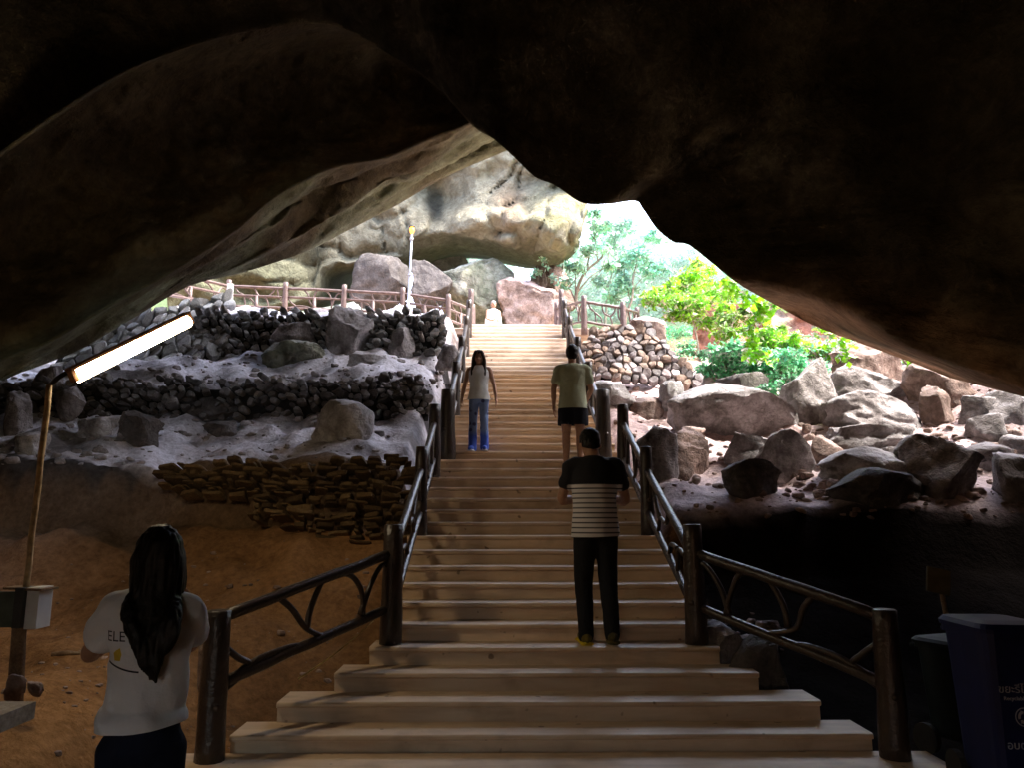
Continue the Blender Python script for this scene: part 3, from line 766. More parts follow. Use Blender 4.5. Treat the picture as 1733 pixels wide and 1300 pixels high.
# behind the platform
B((745, 430, 868, 556), 'green', 'large mossy grey boulder behind the person in white', 51, Y=24, sub=5, sink=.1, prof=[(0, .75), (.35, 1), (.7, .95), (1, .6)], rough=.06)
B((845, 470, 952, 560), 'red', 'red brown boulder in the sun at the top of the stairs', 52, Y=23.2, sub=5, sink=.1, rough=.09)
B((598, 432, 684, 515), 'dark', 'dark pointed boulder under the rock arch left of the lamp post', 53, Y=24, sub=5, sink=.1)
B((694, 440, 762, 515), 'dark', 'dark wedge boulder under the rock arch just right of the lamp post', 54, Y=23.6, sub=5, sink=.1, prof=[(0, .95), (.3, 1), (1, .35)])
B((700, 418, 790, 478), 'grey', 'bluish grey boulder in the gap under the rock arch', 55, Y=30, sub=5, sink=.2)
B((890, 440, 965, 520), 'red', 'rough pink boulder beside the thin tree at the top', 56, Y=26.5, sub=5, sink=.2, rough=.11)
# the left ledges
B((531, 680, 623, 744), 'pale', 'rounded white boulder on the lower pale ledge', 61, sub=5, planes=6, rough=.04, prof=[(0, .6), (.25, 1), (.7, .95), (1, .6)])
B((555, 520, 626, 602), 'grey', 'big slanted boulder set in the rubble wall under the fence', 62, Y=13.9, sub=5)
B((661, 552, 698, 596), 'grey', 'grey block set in the rubble wall near the stairs', 63, Y=13.9, lo=.42, hi=.7)
B((742, 581, 777, 617), 'grey', 'pale block at the foot of the rubble wall beside the left handrail', 64, Y=13.6)
B((443, 570, 541, 620), 'green', 'broad humped boulder on the upper pale ledge', 65, Y=13.4, sub=5, rough=.09)
B((463, 543, 522, 573), 'grey', 'dark boulder in the left half of the rubble wall', 66, Y=13.95)
B((590, 598, 660, 628), 'pale', 'low pale rock near the right end of the upper ledge', 67, Y=13.0, sub=5)
B((313, 676, 399, 716), 'dark', 'dark flat rock on the crest of the lower pale ledge', 68, sub=5, prof=[(0, .5), (.4, 1), (1, .5)])
B((340, 714, 392, 740), 'dark', 'small dark rock just below the dark flat rock', 69)
B((2, 668, 38, 738), 'grey', 'narrow upright grey rock at the left edge', 70, dep=1)
B((50, 620, 92, 666), 'grey', 'grey rock under the cave roof left of the tube lamp', 71, Y=11.6)
B((86, 657, 136, 700), 'grey', 'jagged grey rock behind the top of the lamp pole', 72, Y=11.0)
B((120, 705, 200, 745), 'pale', 'low crusted pale rock right of the lamp pole', 73, sub=5)
B((196, 700, 262, 760), 'dark', 'dark rough rock on the bank right of the lamp pole', 74, sub=5)
B((18, 735, 66, 772), 'pale', 'pale stone on the ledge just left of the lamp pole', 75)
# loose stones nobody could count
def rubble(name, spots, seed, mat):
    rnd = random.Random(seed); b = MB()
    base = [rock_verts(s, 2, 6, .08) for s in range(200, 206)]
    data = [([v.co.copy() for v in m.vertices], [tuple(p.vertices) for p in m.polygons]) for m in base]
    for m in base: bpy.data.meshes.remove(m)
    for (px0, py0, px1, py1, n, s0, s1) in spots:
        for i in range(n):
            p = hit(rnd.uniform(px0, px1), rnd.uniform(py0, py1))
            vs, fs = rnd.choice(data); s = s0+(s1-s0)*rnd.random()**2.5
            q = Matrix.Rotation(rnd.uniform(0, 6.3), 3, 'Z') @ Matrix.Diagonal((s, s*rnd.uniform(.6, 1), s*rnd.uniform(.35, .8)))
            b.add([p+q @ (v-Vector((0, 0, .3))) for v in vs], fs)
    o = b.build(name, mat); tag(o, kind='stuff', label=None); return o
o = rubble('loose_stones', [(1000, 650, 1250, 830, 240, .04, .16), (1250, 700, 1733, 850, 420, .03, .2), (1540, 620, 1733, 800, 260, .03, .16), (1150, 800, 1733, 880, 160, .03, .12)], 5, M_RK['red'])
tag(o, 'loose brown stones strewn over the soil between the right boulders', 'stones')
o = rubble('loose_stones', [(100, 600, 760, 660, 260, .03, .16), (0, 636, 740, 660, 200, .05, .17), (0, 700, 690, 790, 260, .03, .16)], 6, M_RK['grey'])
tag(o, 'loose grey stones scattered over the pale left ledges', 'stones')
o = rubble('loose_stones', [(0, 1110, 180, 1200, 30, .02, .08), (300, 900, 680, 1160, 110, .012, .08), (60, 920, 420, 1290, 260, .008, .05), (1200, 1040, 1330, 1150, 30, .05, .25)], 8, M_RK['red'])
tag(o, 'loose brown stones lying on the soil in the dim foreground', 'stones')
# pile of rocks at the foot of the right handrail
B((1190, 1066, 1262, 1140), 'grey', 'dim grey rock beside the third step under the right handrail', 81, Y=6.6)
B((1240, 1085, 1330, 1165), 'dark', 'black rock in the shadow under the right handrail', 82, Y=6.4)
B((8, 1148, 36, 1180), 'red', 'brown rock at the foot of the lamp pole', 83, Y=4.9)
B((42, 1158, 66, 1178), 'red', 'smaller brown rock at the foot of the lamp pole', 84, Y=4.8)
# ------------------------------------------------------------------ vegetation
def leaf_mat(name, c, trans=.5, glow=(1.1, 1.25, .6)):
    m, nt, b = nodes(name)
    nt.nodes.remove(b)
    out = nt.nodes['Material Output']
    vc = N(nt, 'ShaderNodeVertexColor', layer_name='tint')
    mul = N(nt, 'ShaderNodeMixRGB', blend_type='MULTIPLY'); mul.inputs['Fac'].default_value = 1; mul.inputs['Color1'].default_value = (*c, 1)
    nt.links.new(vc.outputs[0], mul.inputs['Color2'])
    m2 = N(nt, 'ShaderNodeMixRGB', blend_type='MULTIPLY'); m2.inputs['Fac'].default_value = 1; m2.inputs['Color2'].default_value = (*glow, 1)
    nt.links.new(mul.outputs[0], m2.inputs['Color1'])
    d = N(nt, 'ShaderNodeBsdfDiffuse'); t = N(nt, 'ShaderNodeBsdfTranslucent'); g = N(nt, 'ShaderNodeBsdfGlossy'); g.inputs['Roughness'].default_value = .35
    nt.links.new(mul.outputs[0], d.inputs['Color']); nt.links.new(m2.outputs[0], t.inputs['Color'])
    mx = N(nt, 'ShaderNodeMixShader'); mx.inputs[0].default_value = trans
    nt.links.new(d.outputs[0], mx.inputs[1]); nt.links.new(t.outputs[0], mx.inputs[2])
    fr = N(nt, 'ShaderNodeFresnel'); fr.inputs['IOR'].default_value = 1.35
    m3 = N(nt, 'ShaderNodeMixShader'); nt.links.new(fr.outputs[0], m3.inputs[0]); nt.links.new(mx.outputs[0], m3.inputs[1]); nt.links.new(g.outputs[0], m3.inputs[2])
    nt.links.new(m3.outputs[0], out.inputs['Surface'])
    return m
L_BRIGHT = leaf_mat('bright leaves', LEAFB, .5)
L_TEAL = leaf_mat('bluish leaves', LEAFT, .4, (.9, 1.15, .9))
L_FAR = leaf_mat('hazy leaves', LEAFF, .4, (1, 1.1, .95))  # haze and overexposure painted in as a pale leaf colour
M_BARK = rock_mat('bark', (.16, .12, .09), (.26, .20, .15), (.34, .28, .22), scale=5, bump=.7)
M_BARKP = rock_mat('pale bark', (.35, .30, .24), (.45, .40, .33), (.52, .47, .4), scale=5, bump=.5)
def leaf_mesh(clusters, size, seed, aspect=.5, droop=.3, shades=(.55, 1.3)):
    """clusters = (centre, radius vector, count): many small folded leaf blades with a gap-toothed outline"""
    rg = np.random.default_rng(seed)
    V = []; F = []; T = []
    for (c, r, n) in clusters:
        c = np.array(c); r = np.array(r)
        # sub clumps inside the cluster give light and dark tufts
        k = max(3, int(n/45)); sub = rg.normal(size=(k, 3)); sub /= np.linalg.norm(sub, axis=1)[:, None]; sub *= (rg.random(k)**.5)[:, None]
        tone = rg.uniform(shades[0], shades[1], k)
        hue = rg.normal(0, .08, k)
        for i in range(n):
            j = rg.integers(k)
            p = c+r*(sub[j]+rg.normal(0, .20, 3))
            l = size*rg.uniform(.6, 1.3); w = l*aspect
            a = rg.uniform(0, 2*math.pi); el = rg.normal(-droop, .55)
            d = np.array([math.cos(a)*math.cos(el), math.sin(a)*math.cos(el), math.sin(el)])
            s = np.cross(d, [0, 0, 1.0]); s /= np.linalg.norm(s)+1e-9
            up = np.cross(s, d); tw = rg.normal(0, .6); s2 = s*math.cos(tw)+up*math.sin(tw)
            b = len(V)
            V += [p, p+d*l*.45+s2*w*.5-up*l*.05, p+d*l, p+d*l*.45-s2*w*.5-up*l*.05]
            F.append((b, b+1, b+2, b+3))
            t = tone[j]*rg.uniform(.8, 1.15)
            T += [(t*(1+hue[j]), t, t*(1-hue[j]))]*4
    me = mesh_of(V, F); vcol(me, T)
    return me
def limb_tree(base, targets, r0, seed, bend=.15):
    """tapered crooked trunk with a limb to every target point"""
    rnd = random.Random(seed); b = MB(); base = Vector(base)
    top = sum((Vector(t) for t in targets), Vector())/len(targets)
    hgt = max(Vector(t).z for t in targets)-base.z
    main = [base-Vector((0, 0, .15))]
    for i in range(1, 6):
        f = i/5; p = base.lerp(Vector((top.x, top.y, base.z+hgt*.92)), f)
        p += Vector((rnd.gauss(0, 1), rnd.gauss(0, 1), 0))*bend*hgt*.12*(1 if i < 5 else .3); main.append(p)
    mp = bezier(main, 5); n = len(mp)
    b.tube(mp, [r0*(1-.85*i/(n-1))*(1.35 if i == 0 else 1) for i in range(n)], 8, knob=.15, seed=seed)
    for t in targets:
        t = Vector(t); f = min(.9, max(.25, (t.z-base.z)/hgt*.72)); i = int(f*(n-1)); s = mp[i]
        mid = s.lerp(t, .5)+Vector((rnd.gauss(0, .1), rnd.gauss(0, .1), .12))*(t-s).length*.6
        q = bezier([s, mid, t], 5); r1 = r0*(1-.85*f)*.6
        b.tube(q, [r1*(1-.8*k/(len(q)-1)) for k in range(len(q))], 6)
        for _ in range(3):
            e = t+Vector((rnd.gauss(0, 1), rnd.gauss(0, 1), rnd.gauss(0, .8)))*(t-s).length*.35
            b.tube([q[-3], (q[-3]+e)/2+Vector((0, 0, .05)), e], [r1*.35, r1*.25, r1*.1], 5)
    return b
def tree(label, base, crowns, Y, r0, mat, leaf, n, seed, bark=None, cat='tree', name='tree', bend=.15, flat=.7, group=None, shades=(.55, 1.3), onground=False):
    """crowns: (px, py, radius px) foliage clumps at about depth Y"""
    rnd = random.Random(seed)
    p0 = hit(*base) if onground else at(*base, Y)
    Y = p0.y
    if not onground: p0.z = H(p0.x, p0.y)
    t = empty(name, p0, label, cat, group)
    tg = []; cl = []
    for (px, py, rp) in crowns:
        q = at(px, py, Y+rnd.uniform(-.05, .05)*Y*.6); r = rp*Y/1300
        tg.append(q); cl.append((q, (r, r*1.1, r*flat), int(n*(rp*rp)/sum(c[2]**2 for c in crowns))))
    limb_tree(p0, tg, r0, seed, bend).build('trunk', bark or M_BARK, t)
    link('crown', leaf_mesh(cl, leaf, seed, shades=shades), mat, t, smooth=False)
    return t
tree('young broad leaved tree with bright green crown behind the fieldstone wall', (1184, 602), [(1125, 505, 34), (1160, 475, 34), (1195, 500, 34), (1150, 530, 28), (1225, 520, 26), (1105, 495, 18), (1190, 540, 22), (1140, 490, 26), (1175, 515, 30)], 16, .035, L_BRIGHT, .17, 4200, 1, M_BARKP, onground=True, bend=.05)
tree('second young tree with darker crown right of the bright green one', (1212, 600), [(1240, 545, 26), (1265, 530, 22), (1225, 565, 20), (1270, 560, 16)], 18, .03, L_BRIGHT, .16, 1300, 2, M_BARK, shades=(.35, .9))
tree('thin crooked dark tree standing behind the right platform fence', (985, 530), [(1000, 420, 26), (975, 455, 22), (1015, 385, 28), (1030, 450, 20), (960, 480, 14), (1000, 365, 18)], 25, .09, L_FAR, .20, 1300, 3, M_BARK, bend=.6)
tree('slender pale tree right of the crooked dark tree', (1022, 540), [(1035, 400, 30), (1050, 440, 26), (1020, 470, 20), (1060, 385, 24)], 29, .06, L_FAR, .22, 1500, 4, M_BARKP)
tree('slender tree with a wide airy crown in the middle of the opening', (1058, 545), [(1085, 430, 34), (1060, 480, 28), (1110, 455, 26), (1100, 400, 22), (1040, 500, 18)], 27, .06, L_FAR, .22, 2000, 5, M_BARK)
tree('hazy tree against the sky beside the slope of the cave roof', (1125, 560), [(1130, 455, 36), (1165, 440, 28), (1150, 480, 28), (1100, 500, 22), (1190, 465, 20)], 31, .08, L_FAR, .25, 2000, 6, M_BARK)
tree('bare twiggy tree in front of the rock arch at the top of the stairs', (905, 500), [(912, 452, 14), (925, 440, 14), (900, 465, 10), (935, 470, 14)], 25, .045, L_FAR, .14, 160, 7, M_BARK, bend=.5)
tree('pale tree standing under the end of the rock arch', (950, 530), [(955, 470, 22), (970, 430, 18), (945, 500, 16), (940, 445, 12)], 30, .05, L_FAR, .2, 900, 8, M_BARKP)
tree('yellow green tree leaning out below the cave roof', (1230, 570), [(1200, 470, 24), (1225, 490, 22), (1180, 450, 16), (1240, 510, 16)], 24, .05, L_BRIGHT, .2, 900, 9, M_BARKP, shades=(.8, 1.5))
tree('green tree glimpsed far off through the low gap under the arch', (770, 470), [(765, 420, 16), (790, 428, 14), (745, 430, 12)], 38, .08, L_FAR, .25, 700, 10)
tree('second green tree glimpsed through the right end of the low gap', (845, 480), [(835, 425, 14), (850, 432, 10)], 38, .08, L_FAR, .25, 500, 12)
def shrub(label, base, clumps, mat, leaf, n, seed, dy=0, shades=(.5, 1.3), group=None):
    rnd = random.Random(seed); p0 = hit(*base); p0.y += dy; p0.z = H(p0.x, p0.y); Y = p0.y
    t = empty('shrub', p0, label, 'shrub', group); b = MB(); cl = []
    for (px, py, rp) in clumps:
        q = at(px, py, Y+rnd.uniform(-.4, .4)); r = rp*Y/1300
        q.z = max(q.z, H(q.x, q.y)+.05)
        cl.append((q, (r, r*1.2, r*.75), int(n*rp*rp/sum(c[2]**2 for c in clumps))))
        for _ in range(3):
            e = q+Vector((rnd.gauss(0, .4), rnd.gauss(0, .4), rnd.gauss(0, .3)))*r
            s = p0+(Vector((q.x, q.y, p0.z))-p0)*.03; s.z = H(s.x, s.y)-.05
            b.tube([s, (s+e)/2+Vector((rnd.gauss(0, .05), rnd.gauss(0, .05), .1)), e], [.012, .009, .004], 5)
    b.build('stem', M_BARK, t)
    link('foliage', leaf_mesh(cl, leaf, seed, shades=shades), mat, t, smooth=False)
    return t
shrub('bluish green shrub spreading just right of the fieldstone wall', (1240, 640), [(1215, 600, 24), (1245, 595, 28), (1200, 625, 20), (1275, 605, 24), (1240, 625, 24), (1190, 640, 14), (1265, 640, 20)], L_TEAL, .12, 3600, 21)
shrub('pale green shrub above the dark rounded boulder', (1320, 640), [(1300, 610, 28), (1330, 605, 24), (1290, 640, 20), (1345, 620, 20), (1320, 635, 22), (1360, 640, 20), (1385, 620, 18), (1290, 655, 16)], L_TEAL, .11, 3600, 22, shades=(.8, 1.6))
shrub('bright green leafy shrub left of the highest boulder', (1395, 610), [(1370, 595, 22), (1395, 590, 22), (1350, 590, 18), (1415, 600, 14), (1340, 575, 16), (1440, 590, 12)], L_BRIGHT, .14, 1900, 23, shades=(.8, 1.4))
shrub('small bright shrub at the foot of the young broad leaved tree', (1190, 608), [(1165, 590, 16), (1150, 600, 12), (1195, 595, 12)], L_TEAL, .11, 700, 24)
shrub('green climber clump draped over the tall leaning boulder', (1330, 690), [(1325, 660, 20), (1312, 685, 16), (1300, 665, 16), (1335, 640, 16)], L_TEAL, .09, 1100, 25)
shrub('low green shrub between the cave roof and the red brown boulder', (1540, 618), [(1530, 605, 12), (1545, 612, 8), (1515, 600, 9)], L_BRIGHT, .12, 240, 26)
shrub('green undergrowth behind the right platform fence', (1090, 540), [(1085, 520, 24), (1120, 530, 20), (1060, 525, 18), (1140, 545, 16)], L_FAR, .12, 1200, 27, dy=3)
shrub('tuft of green leaves at the top of the stairs under the trees', (965, 520), [(960, 500, 18), (975, 515, 14), (945, 512, 12)], L_FAR, .12, 700, 28, dy=5)
shrub('dense bright green bush glowing under the edge of the cave roof', (1330, 610), [(1300, 575, 26), (1330, 580, 22), (1270, 590, 20), (1355, 590, 18), (1320, 560, 16)], L_BRIGHT, .13, 2600, 35, dy=1.0, shades=(.6, 1.5))
shrub('wide leafy bush filling the bank behind the young tree', (1150, 580), [(1130, 560, 24), (1165, 565, 24), (1200, 572, 22), (1110, 575, 16), (1235, 580, 20)], L_TEAL, .13, 2600, 36, dy=1.5, shades=(.7, 1.6))
# climbers hanging from the rim of the cave roof
def vine(label, path, Y, n, seed, leaf=.12):
    rnd = random.Random(seed); P = bezier([at(x, y, Y+dy) for (x, y, dy) in path], 8)
    t = empty('hanging_vine', P[0], label, 'vine'); b = MB(); b.tube(P, .008, 5); b.build('stem', M_BARK, t)
    cl = [(P[i], (.13, .13, .13), max(3, int(n/len(P)*2.2))) for i in range(len(P))]
    link('foliage', leaf_mesh(cl, leaf, seed, aspect=.75, shades=(.9, 1.5)), L_BRIGHT, t, smooth=False)
vine('bright yellow green vine hanging in front of the red cliff', [(1322, 517, 0), (1290, 520, .1), (1278, 545, .15), (1272, 575, .2), (1278, 600, .2), (1300, 608, .3)], 12.4, 130, 31, .15)
vine('yellow green vine trailing over the edge of the cave roof above the young tree', [(1225, 470, 0), (1250, 490, .1), (1280, 512, .1), (1295, 530, .2)], 12.6, 90, 32, .15)
vine('bright green vine hanging from the roof above the highest boulder', [(1378, 552, 0), (1400, 565, 0), (1425, 575, 0), (1432, 595, .1), (1420, 600, .1)], 11.4, 60, 33, .12)
# the wood on the far slope: one mass nobody could count
def far_wood():
    rg = random.Random(77); cl = []
    for i in range(340):
        px = rg.uniform(930, 1330); Y = rg.uniform(33, 50)
        top = 395+.22*abs(px-1040) if px > 1000 else 440
        py = rg.uniform(top, 560)
        q = at(px, py, Y); r = rg.uniform(.7, 1.7); cl.append((q, (r, r, r*.75), 75))
    for i in range(26):
        px = rg.uniform(730, 860); Y = rg.uniform(40, 50); q = at(px, rg.uniform(415, 470), Y); cl.append((q, (1.2, 1.2, .9), 60))
    o = link('distant_wood', leaf_mesh(cl, .42, 5, shades=(.6, 1.5)), L_FAR, None, smooth=False); tag(o, 'pale hazy wood on the far slope beyond the cave mouth', 'wood', kind='stuff')
    b = MB()
far_wood()
def far_ground_cover():
    rg = random.Random(9); cl = []
    for i in range(120):
        q = hit(rg.uniform(1130, 1480), rg.uniform(575, 640)); 
        if q.y < 14: continue
        cl.append((q+Vector((0, 0, .1)), (.35, .35, .12), 26))
    o = link('ground_cover', leaf_mesh(cl, .09, 8, shades=(.5, 1.4)), L_TEAL, None, smooth=False); tag(o, 'low green ground cover on the slope below the red cliff', 'ground cover', kind='stuff')
far_ground_cover()
# red cliff seen between the bushes and the cave roof
def cliff():
    rows = []
    for j in range(40):
        row = []
        for i in range(90):
            px = 1175+i*4.2; s = j/39
            py = 640-s*128; Y = 19.6+1.2*s+(1.0 if px < 1240 else 0)*ss(1260, 1190, px)*2
            p = at(px, py, Y); p += Vector((0, -1, 0))*(.5*fbm(p*.7, 3)-.35*abs(mn.noise(Vector((p.x*1.1, p.z*.5, 3))))+.12*mn.noise(p*3.5))
            row.append(p)
        rows.append(row)
    me = grid_mesh(rows); T = []
    for r in rows:
        for p in r:
            k = ss(.1, .35, mn.noise(Vector((p.x*.9, 4, p.z*.12)))); c = Vector((1, .55, .42)).lerp(Vector((.85, .8, .74)), k); T.append(tuple(c))
    vcol(me, T)
    o = link('red_cliff', me, rock_mat('cliff rock', (.28, .2, .16), (.44, .34, .28), (.52, .44, .38), scale=1.2, bump=1, tint=True)); tag(o, kind='structure')
cliff()
# ------------------------------------------------------------------ log railings of painted concrete
def wood_mat(name, c0, c1, rough=.33, spec=.5):
    m, nt, b = nodes(name)
    tc = N(nt, 'ShaderNodeTexCoord')
    n1 = N(nt, 'ShaderNodeTexNoise'); n1.inputs['Scale'].default_value = 9; n1.inputs['Detail'].default_value = 6
    nt.links.new(tc.outputs['Object'], n1.inputs['Vector'])
    r = ramp(nt, [(.3, c0), (.7, c1)]); nt.links.new(n1.outputs['Fac'], r.inputs['Fac']); nt.links.new(r.outputs[0], b.inputs['Base Color'])
    b.inputs['Roughness'].default_value = rough; b.inputs['Specular IOR Level'].default_value = spec
    n2 = N(nt, 'ShaderNodeTexNoise'); n2.inputs['Scale'].default_value = 38; n2.inputs['Detail'].default_value = 4
    nt.links.new(tc.outputs['Object'], n2.inputs['Vector'])
    bp = N(nt, 'ShaderNodeBump'); bp.inputs['Strength'].default_value = .6; bp.inputs['Distance'].default_value = .012
    nt.links.new(n2.outputs['Fac'], bp.inputs['Height']); nt.links.new(bp.outputs[0], b.inputs['Normal'])
    return m
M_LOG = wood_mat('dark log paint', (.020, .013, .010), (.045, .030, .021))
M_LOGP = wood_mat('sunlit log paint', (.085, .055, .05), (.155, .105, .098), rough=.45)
def post_bm(base, h, r, seed):
    b = MB(); base = Vector(base); n = 9
    pts = [base+Vector((0, 0, -.05))]+[base+Vector((0, 0, h*i/(n-1))) for i in range(1, n)]
    pts += [base+Vector((0, 0, h+.006))]
    rs = [r*1.16]+[r*(1.12-.2*i/(n-1)) for i in range(1, n)]+[r*.80]
    b.tube(pts, rs, 14, knob=.08, seed=seed)
    # cut knot on one side
    a = seed*2.4; d = Vector((math.cos(a), -abs(math.sin(a)), .1)).normalized()
    k = base+Vector((0, 0, h*(.35+.1*math.sin(seed))))
    b.tube([k+d*r*.8, k+d*(r*1.12)], [r*.32, r*.26], 8)
    return b
SHAPES = [   # wandering branch work in the panel, in panel units: s along, t up (0 lower rail, 1 upper rail)
    [(.02, .62), (.10, .30), (.17, .06), (.02, -.15)],
    [(.08, .02), (.22, .12), (.38, .10), (.46, .0)],
    [(.30, 1.0), (.38, .70), (.44, .30), (.55, .05), (.60, .0)],
    [(.46, .28), (.48, .62), (.55, .95), (.58, 1.0)],
    [(.56, .98), (.70, .92), (.78, .55), (.80, .05)],
    [(.80, .10), (.84, .55), (.92, .85), (1.0, .70)],
]
SHAPES2 = [
    [(.10, 1.0), (.16, .70), (.28, .55), (.30, .0)],
    [(.28, .55), (.42, .35), (.48, .0)],
    [(.45, 1.0), (.52, .6), (.66, .45), (.72, .0)],
    [(.66, .45), (.78, .75), (.80, 1.0)],
    [(.86, 1.0), (.90, .5), (1.0, .25)],
]
def panel(parent, a, b, top, low, r, mat, seed, shapes=SHAPES, flip=False, topname='handrail'):
    """rails and branch work between two post feet a, b"""
    a = Vector(a); b = Vector(b); up = Vector((0, 0, 1))
    rnd = random.Random(seed)
    def line(h, n=9): return [a.lerp(b, i/(n-1))+up*(h+.012*mn.noise(Vector((i*.7, seed, h)))) for i in range(n)]
    m = MB(); m.tube(line(top), [r]*9, 10, knob=.16, seed=seed); m.build(topname, mat, parent)
    m = MB(); m.tube(line(low), [r*.9]*9, 9, knob=.16, seed=seed+3); m.build('lower_rail', mat, parent)
    m = MB()
    for sh in shapes:
        pts = []
        for (s, t) in sh:
            if flip: s = 1-s
            s = min(1, max(0, s+rnd.uniform(-.015, .015)))
            pts.append(a.lerp(b, s)+up*(low+(top-low)*t))
        q = bezier(pts, 6)
        m.tube(q, [r*.62*(1-.25*i/len(q)) for i in range(len(q))], 7, knob=.2, seed=seed)
    m.build('branch_lattice', mat, parent)
def zstep(k): return k*RISE
def stair_rail(sx, label, seed, xs):
    foot = [Vector((sx*2.27, 5.42, 0))]
    t = empty('stair_railing', foot[0], label, 'railing')
    ks = [4, 10, 15, 17, 23, 29, 35, 40, 44]
    for i, k in enumerate(ks):
        y = step_y(k)+(.16 if k < 44 else .2)
        foot.append(Vector((xs[0] if k <= 15 else xs[1], y, zstep(k))))
    foot[1].x = sx*1.27
    for i, f in enumerate(foot):
        h = [.97, .97, .96, .96, 1.0, .92, .92, .92, .92, .92][i]; r = [.088, .085, .07, .08, .105, .075, .07, .07, .07, .07][i]
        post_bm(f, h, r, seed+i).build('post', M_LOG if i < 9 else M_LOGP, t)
    for i in range(len(foot)-1):
        if i == 3: continue
        a, b = foot[i], foot[i+1]
        mat = M_LOG
        lo, tp = (.26, .72)
        if i == 0: panel(t, a+Vector((0, 0, .18)), b, .74, .30, .042, mat, seed+i, SHAPES, False)
        else: panel(t, a, b, tp, lo, .04, mat, seed+i, SHAPES2 if i % 2 else SHAPES)
    return t
stair_rail(-1, 'dark log railing climbing the left side of the stairs', 3, (-1.24, -1.12))
stair_rail(1, 'dark log railing climbing the right side of the stairs', 40, (1.24, 1.08))
def fence(label, pts, mat, h, r, mid=True, seed=1, shapes=SHAPES2):
    t = empty('log_fence', pts[0], label, 'fence')
    for i, p in enumerate(pts):
        post_bm(p, h, r, seed+i).build('post', mat, t)
    for i in range(len(pts)-1):
        a, b = pts[i], pts[i+1]
        panel(t, a, b, h*.84, h*.30, r*.52, mat, seed+i*3, shapes if i % 2 else SHAPES, topname='upper_rail')
        if mid:
            m = MB(); m.tube([a.lerp(b, k/6)+Vector((0, 0, h*.60)) for k in range(7)], r*.42, 7, knob=.2, seed=seed); m.build('middle_rail', mat, t)
            c = a.lerp(b, .5); m = MB(); m.tube([c, c+Vector((0, 0, h*.6))], r*.6, 8, knob=.1); m.build('short_post', mat, t)
    return t
def feet(tops, Y, h): return [at(px, py, y)-Vector((0, 0, h)) for (px, py), y in zip(tops, Y)]
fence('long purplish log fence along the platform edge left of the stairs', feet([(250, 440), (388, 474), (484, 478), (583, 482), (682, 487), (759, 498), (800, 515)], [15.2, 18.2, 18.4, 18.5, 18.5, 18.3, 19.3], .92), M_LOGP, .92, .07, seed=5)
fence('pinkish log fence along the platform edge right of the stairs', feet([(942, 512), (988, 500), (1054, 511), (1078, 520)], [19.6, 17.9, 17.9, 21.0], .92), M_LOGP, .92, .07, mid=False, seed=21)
# ------------------------------------------------------------------ lamps, boxes, bins
M_POLE = plain_mat('rusty pole', (.42, .30, .16), .6, .45, 22, .3)
M_STEEL = plain_mat('steel pole', (.42, .45, .52), .35, .2, 10, .1, metal=.6)
M_WHITE = plain_mat('white box', (.62, .62, .60), .5, .12, 8, .1)
M_DKGREEN = plain_mat('dark green plate', (.06, .08, .06), .6)
M_STAKE = rock_mat('old stake', (.12, .07, .04), (.2, .13, .08), (.28, .2, .12), scale=6, bump=.7)
M_ORANGE = plain_mat('orange cap', (.22, .09, .03), .5)
M_TUBE = emit_mat('lit tube', (1.0, .80, .52), TUBE)
M_BULB = emit_mat('lit lantern', (1.0, .34, .05), 5)
M_BLACK = plain_mat('black fitting', (.03, .03, .03), .5)
def tube_lamp():
    Y = 5.05
    top = at(84, 652, Y); foot = at(28, 1165, Y)
    box = at(56, 1028, Y)
    t = empty('tube_lamp_post', foot, 'leaning rusty pole carrying a lit fluorescent tube at the left', 'lamp')
    b = MB(); b.tube([foot-Vector((0, 0, .15)), at(33, 1060, Y), at(40, 1000, Y)], [.045, .042, .04], 9, knob=.2); b.build('stake', M_STAKE, t)
    pole0 = at(43, 1000, Y-.03)
    b = MB(); b.tube([pole0.lerp(top, i/8)+Vector((0, .006*math.sin(i*2.1), 0)) for i in range(9)], .019, 10, knob=.05); b.build('pole', M_POLE, t)
    b = MB(); b.box(box+Vector((.035, .0, 0)), (.075, .15, .25)); x = b.build('switch_box', M_WHITE, t, smooth=False)
    c = MB(); c.box(at(40, 1028, Y-.05), (.05, .13, .24)); c.build('box_side', M_BLACK, t, smooth=False)
    b = MB(); b.box(at(53, 996, Y), (.24, .19, .014), Matrix.Rotation(.05, 3, 'Y')); b.build('cap_board', M_STAKE, t, smooth=False)
    b = MB(); b.box(at(10, 1032, Y+.05), (.16, .02, .22)); b.build('back_plate', M_DKGREEN, t, smooth=False)
    a = at(122, 640, Y+.05); e = at(322, 541, Y+.85)
    d = (e-a).normalized(); side = d.cross(Vector((0, 0, 1))).normalized(); up = side.cross(d).normalized()
    if up.z < 0: up = -up
    rot = Matrix((d, side, up)).transposed()
    L = (e-a).length; mid = (a+e)/2
    b = MB(); b.tube([top, top+Vector((.05, 0, .05)), a-d*.02+up*.05], .016, 8); b.build('bracket', M_BLACK, t)
    b = MB(); b.box(mid+up*.060, (L, .075, .018), rot); b.build('housing', M_ORANGE, t, smooth=False)
    b = MB(); b.tube([a+d*.03, a+d*.2, mid, e-d*.2, e-d*.03], .047, 14); o = b.build('tube', M_TUBE, t)
    for p in (a+d*.012, e-d*.012):
        b = MB(); b.box(p+up*.012, (.03, .06, .085), rot); b.build('tube_holder', M_ORANGE, t, smooth=False)
tube_lamp()
